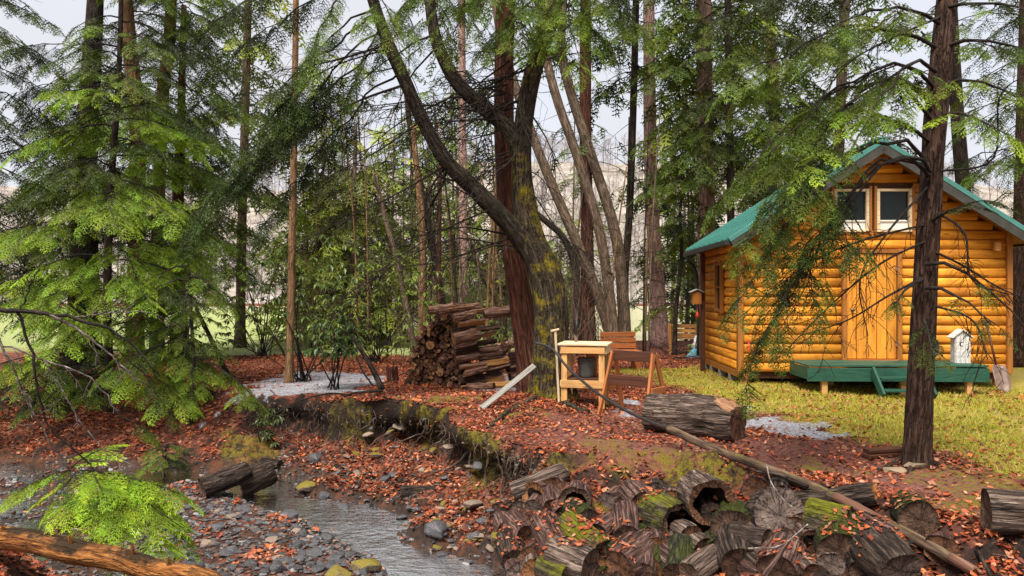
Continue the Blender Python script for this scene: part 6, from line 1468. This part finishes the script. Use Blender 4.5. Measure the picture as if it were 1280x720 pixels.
# ------------------------------------------------------------------ leaf litter, grass, far woods, bare brush
def scatter(n, x0, x1, y0, y1):
    # denser close to the camera
    u = rng.random(n); y = y0 + (y1 - y0) * u ** 1.4; x = x0 + (x1 - x0) * rng.random(n); k = np.abs(x) < y * .8 + .5
    x, y = x[k], y[k]; z = hterr(x, y); return x, y, z
x, y, z = scatter(660000, -13, 9, 4.2, 21)
lw_, fd_, sn_, di_, mo_, we_ = masks(x, y, z)
clump = fbm(xy3(x, y, 1.6), 3, 91)
pr = .8 * np.clip((clump - .28) * 3.2, .15, 1) * (1 - .9 * smooth(-.5, .1, sdp(x, y, BAR)) * (clump < .58)) * (1 - .86 * lw_) * (1 - .93 * sn_) * (1 - .72 * di_) * (1 - .5 * mo_) * (1 - .95 * smooth(-.84, -.9, z)) * (1 - fd_)
pile = pip(x, y, [(-.3, 8.6), (.5, 8.6), (2.6, 7.6), (3.8, 6.2), (4.5, 4), (1, 4), (.2, 6.5)]); pr = np.where(pile & (z < -.05), pr * .75, pr)
eps = .06; gr = np.hypot(hterr(x + eps, y) - hterr(x - eps, y), hterr(x, y + eps) - hterr(x, y - eps)) / (2 * eps); pr = pr * (1 - .85 * smooth(.75, 1.2, gr))
k = rng.random(len(x)) < pr; x, y, z = x[k], y[k], z[k]; N = len(x)
lg = ledge(x, y, z); x = x - 0.35 * lg; y = y - lg
LP_ = np.array([[-.5, 0, 0], [-.1, .32, .1], [.2, .22, .06], [.6, 0, .1], [.2, -.22, .12], [-.1, -.32, .05]])
cols = np.array([(.3, .058, .022), (.36, .09, .032), (.2, .04, .018), (.42, .19, .11), (.27, .05, .02), (.42, .12, .035), (.11, .028, .015), (.16, .06, .03), (.07, .025, .015), (.3, .13, .07)])
ci = rng.integers(0, len(cols), N); cc = cols[ci] * rng.uniform(.7, 1.35, (N, 1)) * (.45 + 1.1 * fbm(xy3(x, y, 1.1), 3, 93))[:, None]
a = rng.uniform(0, 2 * PI, N); s = rng.uniform(.022, .062, N) * rng.choice([.8, 1, 1.35], N); tl = rng.normal(0, .32, (N, 2))
dx = np.stack([np.cos(a), np.sin(a), tl[:, 0]], 1); dy = np.stack([-np.sin(a), np.cos(a), tl[:, 1]], 1); cu = rng.uniform(-1.5, 4.0, N)
W = np.stack([x, y, z + rng.uniform(.004, .03, N)], 1)[:, None, :] + s[:, None, None] * (LP_[None, :, 0:1] * dx[:, None, :] + LP_[None, :, 1:2] * dy[:, None, :]) + (s * cu)[:, None, None] * LP_[None, :, 2:3] * np.array([0, 0, 1.0])
F = (np.arange(N)[:, None, None] * 6 + np.array([[0, 1, 2, 3], [0, 3, 4, 5]])[None]).reshape(-1, 4)
LL = [l for l in LOGLEAF if vn([[l[0][0] * 2.2, l[0][1] * 2.2, 0]], 17)[0] > .58]
if LL:
    lp = np.array([l[0] for l in LL]); ln_ = np.array([l[1] for l in LL]); M_ = len(lp); a = rng.uniform(0, 6.28, M_); t1 = np.stack([np.cos(a), np.sin(a), np.zeros(M_)], 1); t1 -= ln_ * (t1 * ln_).sum(1)[:, None]; t2 = np.cross(ln_, t1)
    s2 = rng.uniform(.03, .065, M_); W2 = (lp + ln_ * .008)[:, None, :] + s2[:, None, None] * (LP_[None, :, 0:1] * t1[:, None, :] + LP_[None, :, 1:2] * t2[:, None, :] + LP_[None, :, 2:3] * 1.5 * ln_[:, None, :])
    W = np.concatenate([W, W2]); cc = np.concatenate([cc, cols[rng.integers(0, len(cols), M_)] * rng.uniform(.7, 1.2, (M_, 1))]); N += M_
    F = (np.arange(N)[:, None, None] * 6 + np.array([[0, 1, 2, 3], [0, 3, 4, 5]])[None]).reshape(-1, 4)
mb = MB(); mb.add(W.reshape(-1, 3), F, col=np.repeat(cc, 6, 0))
tag(mb.build('leaf_litter', MAT['dryleaf'], smooth_=False, col=True), 'fallen red-brown oak and beech leaves carpeting the banks', 'leaves', kind='stuff')
print('leaves', N)

x, y, z = scatter(120000, .5, 9.5, 6.5, 17.5)
lw_, fd_, sn_, di_, mo_, we_ = masks(x, y, z)
k = rng.random(len(x)) < lw_ * np.clip(1.6 - 1.6 * fbm(xy3(x, y, .8), 4, 95), .25, 1) * (1 - sn_); x, y, z = x[k], y[k], z[k]; N = len(x)
a = rng.uniform(0, 2 * PI, N); h_ = rng.uniform(.02, .055, N) * (0.6 + 1.1 * vn(xy3(x, y, 3.0), 97)); ln = rng.normal(0, .6, (N, 2)) * h_[:, None]; wd = .006
B0 = np.stack([x - np.cos(a) * wd, y - np.sin(a) * wd, z], 1); B1 = np.stack([x + np.cos(a) * wd, y + np.sin(a) * wd, z], 1); T_ = np.stack([x + ln[:, 0], y + ln[:, 1], z + h_], 1)
gcol = np.array([(.3, .3, .02), (.4, .36, .03), (.5, .4, .09), (.2, .25, .02)])[rng.integers(0, 4, N)] * rng.uniform(.8, 1.2, (N, 1))
mb = MB(); mb.add(np.stack([B0, B1, T_], 1).reshape(-1, 3), np.arange(3 * N).reshape(-1, 3), col=np.repeat(gcol, 3, 0))
tag(mb.build('lawn_grass', MAT['grassblade'], smooth_=False, col=True), 'short yellow-green lawn grass in front of the cabin', 'grass', kind='stuff')
# moss and tiny fallen twigs on the dirt
x, y, z = scatter(26000, -8, 7, 5, 16); lw_, fd_, sn_, di_, mo_, we_ = masks(x, y, z); k = rng.random(len(x)) < np.clip(di_ * .6 + .12, 0, 1) * (1 - lw_ * .8) * (z > -.8); x, y, z = x[k], y[k], z[k]; N = len(x)
a = rng.uniform(0, 2 * PI, N); L = rng.uniform(.04, .14, N) / 2; wd = .003; dx, dy = np.cos(a), np.sin(a); zt = z + .012
Q = np.stack([np.stack([x - dx * L - dy * wd, y - dy * L + dx * wd, zt], 1), np.stack([x - dx * L + dy * wd, y - dy * L - dx * wd, zt], 1), np.stack([x + dx * L + dy * wd, y + dy * L - dx * wd, zt + .01], 1), np.stack([x + dx * L - dy * wd, y + dy * L + dx * wd, zt + .01], 1)], 1)
tc = np.array([(.22, .1, .07), (.08, .04, .03), (.3, .18, .13)])[rng.integers(0, 3, N)]
mb = MB(); mb.add(Q.reshape(-1, 3), np.arange(4 * N).reshape(-1, 4), col=np.repeat(tc, 4, 0))
tag(mb.build('needle_litter', MAT['dryleaf'], smooth_=False, col=True), 'fallen needles and twig bits on the bare dirt', 'litter', kind='stuff')

# brush heap of sticks by the bench near the pond
for k_ in range(34):
    px, py = random.uniform(818, 872), random.uniform(434, 452); a = hit(px, py); az = random.uniform(0, 6.28); L = random.uniform(.4, 1.0)
    mb = MB(); p0 = a + np.array([0, 0, .05]); p1 = p0 + np.array([math.cos(az) * L, math.sin(az) * L * .6, random.uniform(0, .4)]); tube(mb, catmull([p0, (p0 + p1) / 2 + rng.normal(size=3) * .04, p1], 6), np.linspace(.012, .005, 6), 5)
    tag(mb.build('stick', MAT['twig'], None, origin=p0), 'dry stick in the brush heap below the bench beside the cabin', 'stick', 'sticks in the brush heap')

# bare trees on the hill, one mass
tm = []
for k_ in range(5):
    mb = MB(); H = 9.0; qq = np.array([[0, 0, 0], [rng.normal() * .2, 0, H * .4], [rng.normal() * .5, rng.normal() * .4, H]]); tube(mb, qq, [.16, .11, .03], 4, cap=False)
    for j in range(12):
        z_ = H * random.uniform(.25, .95); az = random.uniform(0, 6.28); L = (H - z_) * .45 + .6; e = np.array([math.cos(az) * L * .7, math.sin(az) * L * .7, z_ + L * .8]); p0 = np.array([0, 0, z_]); tube(mb, np.array([p0, (p0 + e) / 2 + [0, 0, -.15], e]), [.05, .035, .015], 3, cap=False)
        for m_ in range(4): p2 = p0 + (e - p0) * random.uniform(.3, .9); mb.add(np.array([p2 - [.03, 0, 0], p2 + [.03, 0, 0], p2 + rng.normal(size=3) * .7 + [0, 0, .6], p2 + rng.normal(size=3) * .02 + [.01, 0, .1]]), np.array([[0, 1, 2, 3]]))
    tm.append((np.concatenate(mb.V), np.concatenate([f for f in mb.F])))
mb = MB(); N = 1300; x = rng.uniform(-170, 170, N); y = 112 + 190 * rng.random(N) ** 1.5; z = hillz(x, y)
for i in range(N):
    V, F = tm[i % 5]; s = random.uniform(.8, 1.5); a = random.uniform(0, 6.28); c_, s_ = math.cos(a), math.sin(a); g = random.uniform(.16, .34)
    mb.add(V @ np.array([[c_, s_, 0], [-s_, c_, 0], [0, 0, 1]]) * s + np.array([x[i], y[i], z[i] - .3]), F, col=(g * 1.08, g * .95, g * .92))
t = NT('far_bark'); farm = t.bsdf(t.attr('col').outputs['Color'], .9)
tag(mb.build('far_woods', farm, smooth_=False, col=True), 'distant bare grey woods covering the far hillside', 'woods', kind='stuff')
# bare brush and low vines of the thicket, one mass
mb = MB()
for k_ in range(150):
    px, d = random.choice([random.uniform(370, 650), random.uniform(680, 765)]), random.uniform(18, 30)
    p0 = np.array([(px - 640) / K * d, d, 0]); p0[2] = h1(p0[0], p0[1]); dead_branch(mb, p0, (random.uniform(-.5, .5), random.uniform(-.3, .3), 1.2), random.uniform(1.2, 4.0), .012, 0, .35, -.1, (4, 7))
tag(mb.build('brush', MAT['bark_grey']), 'tangled bare brush along the pond shore', 'brush', kind='stuff')
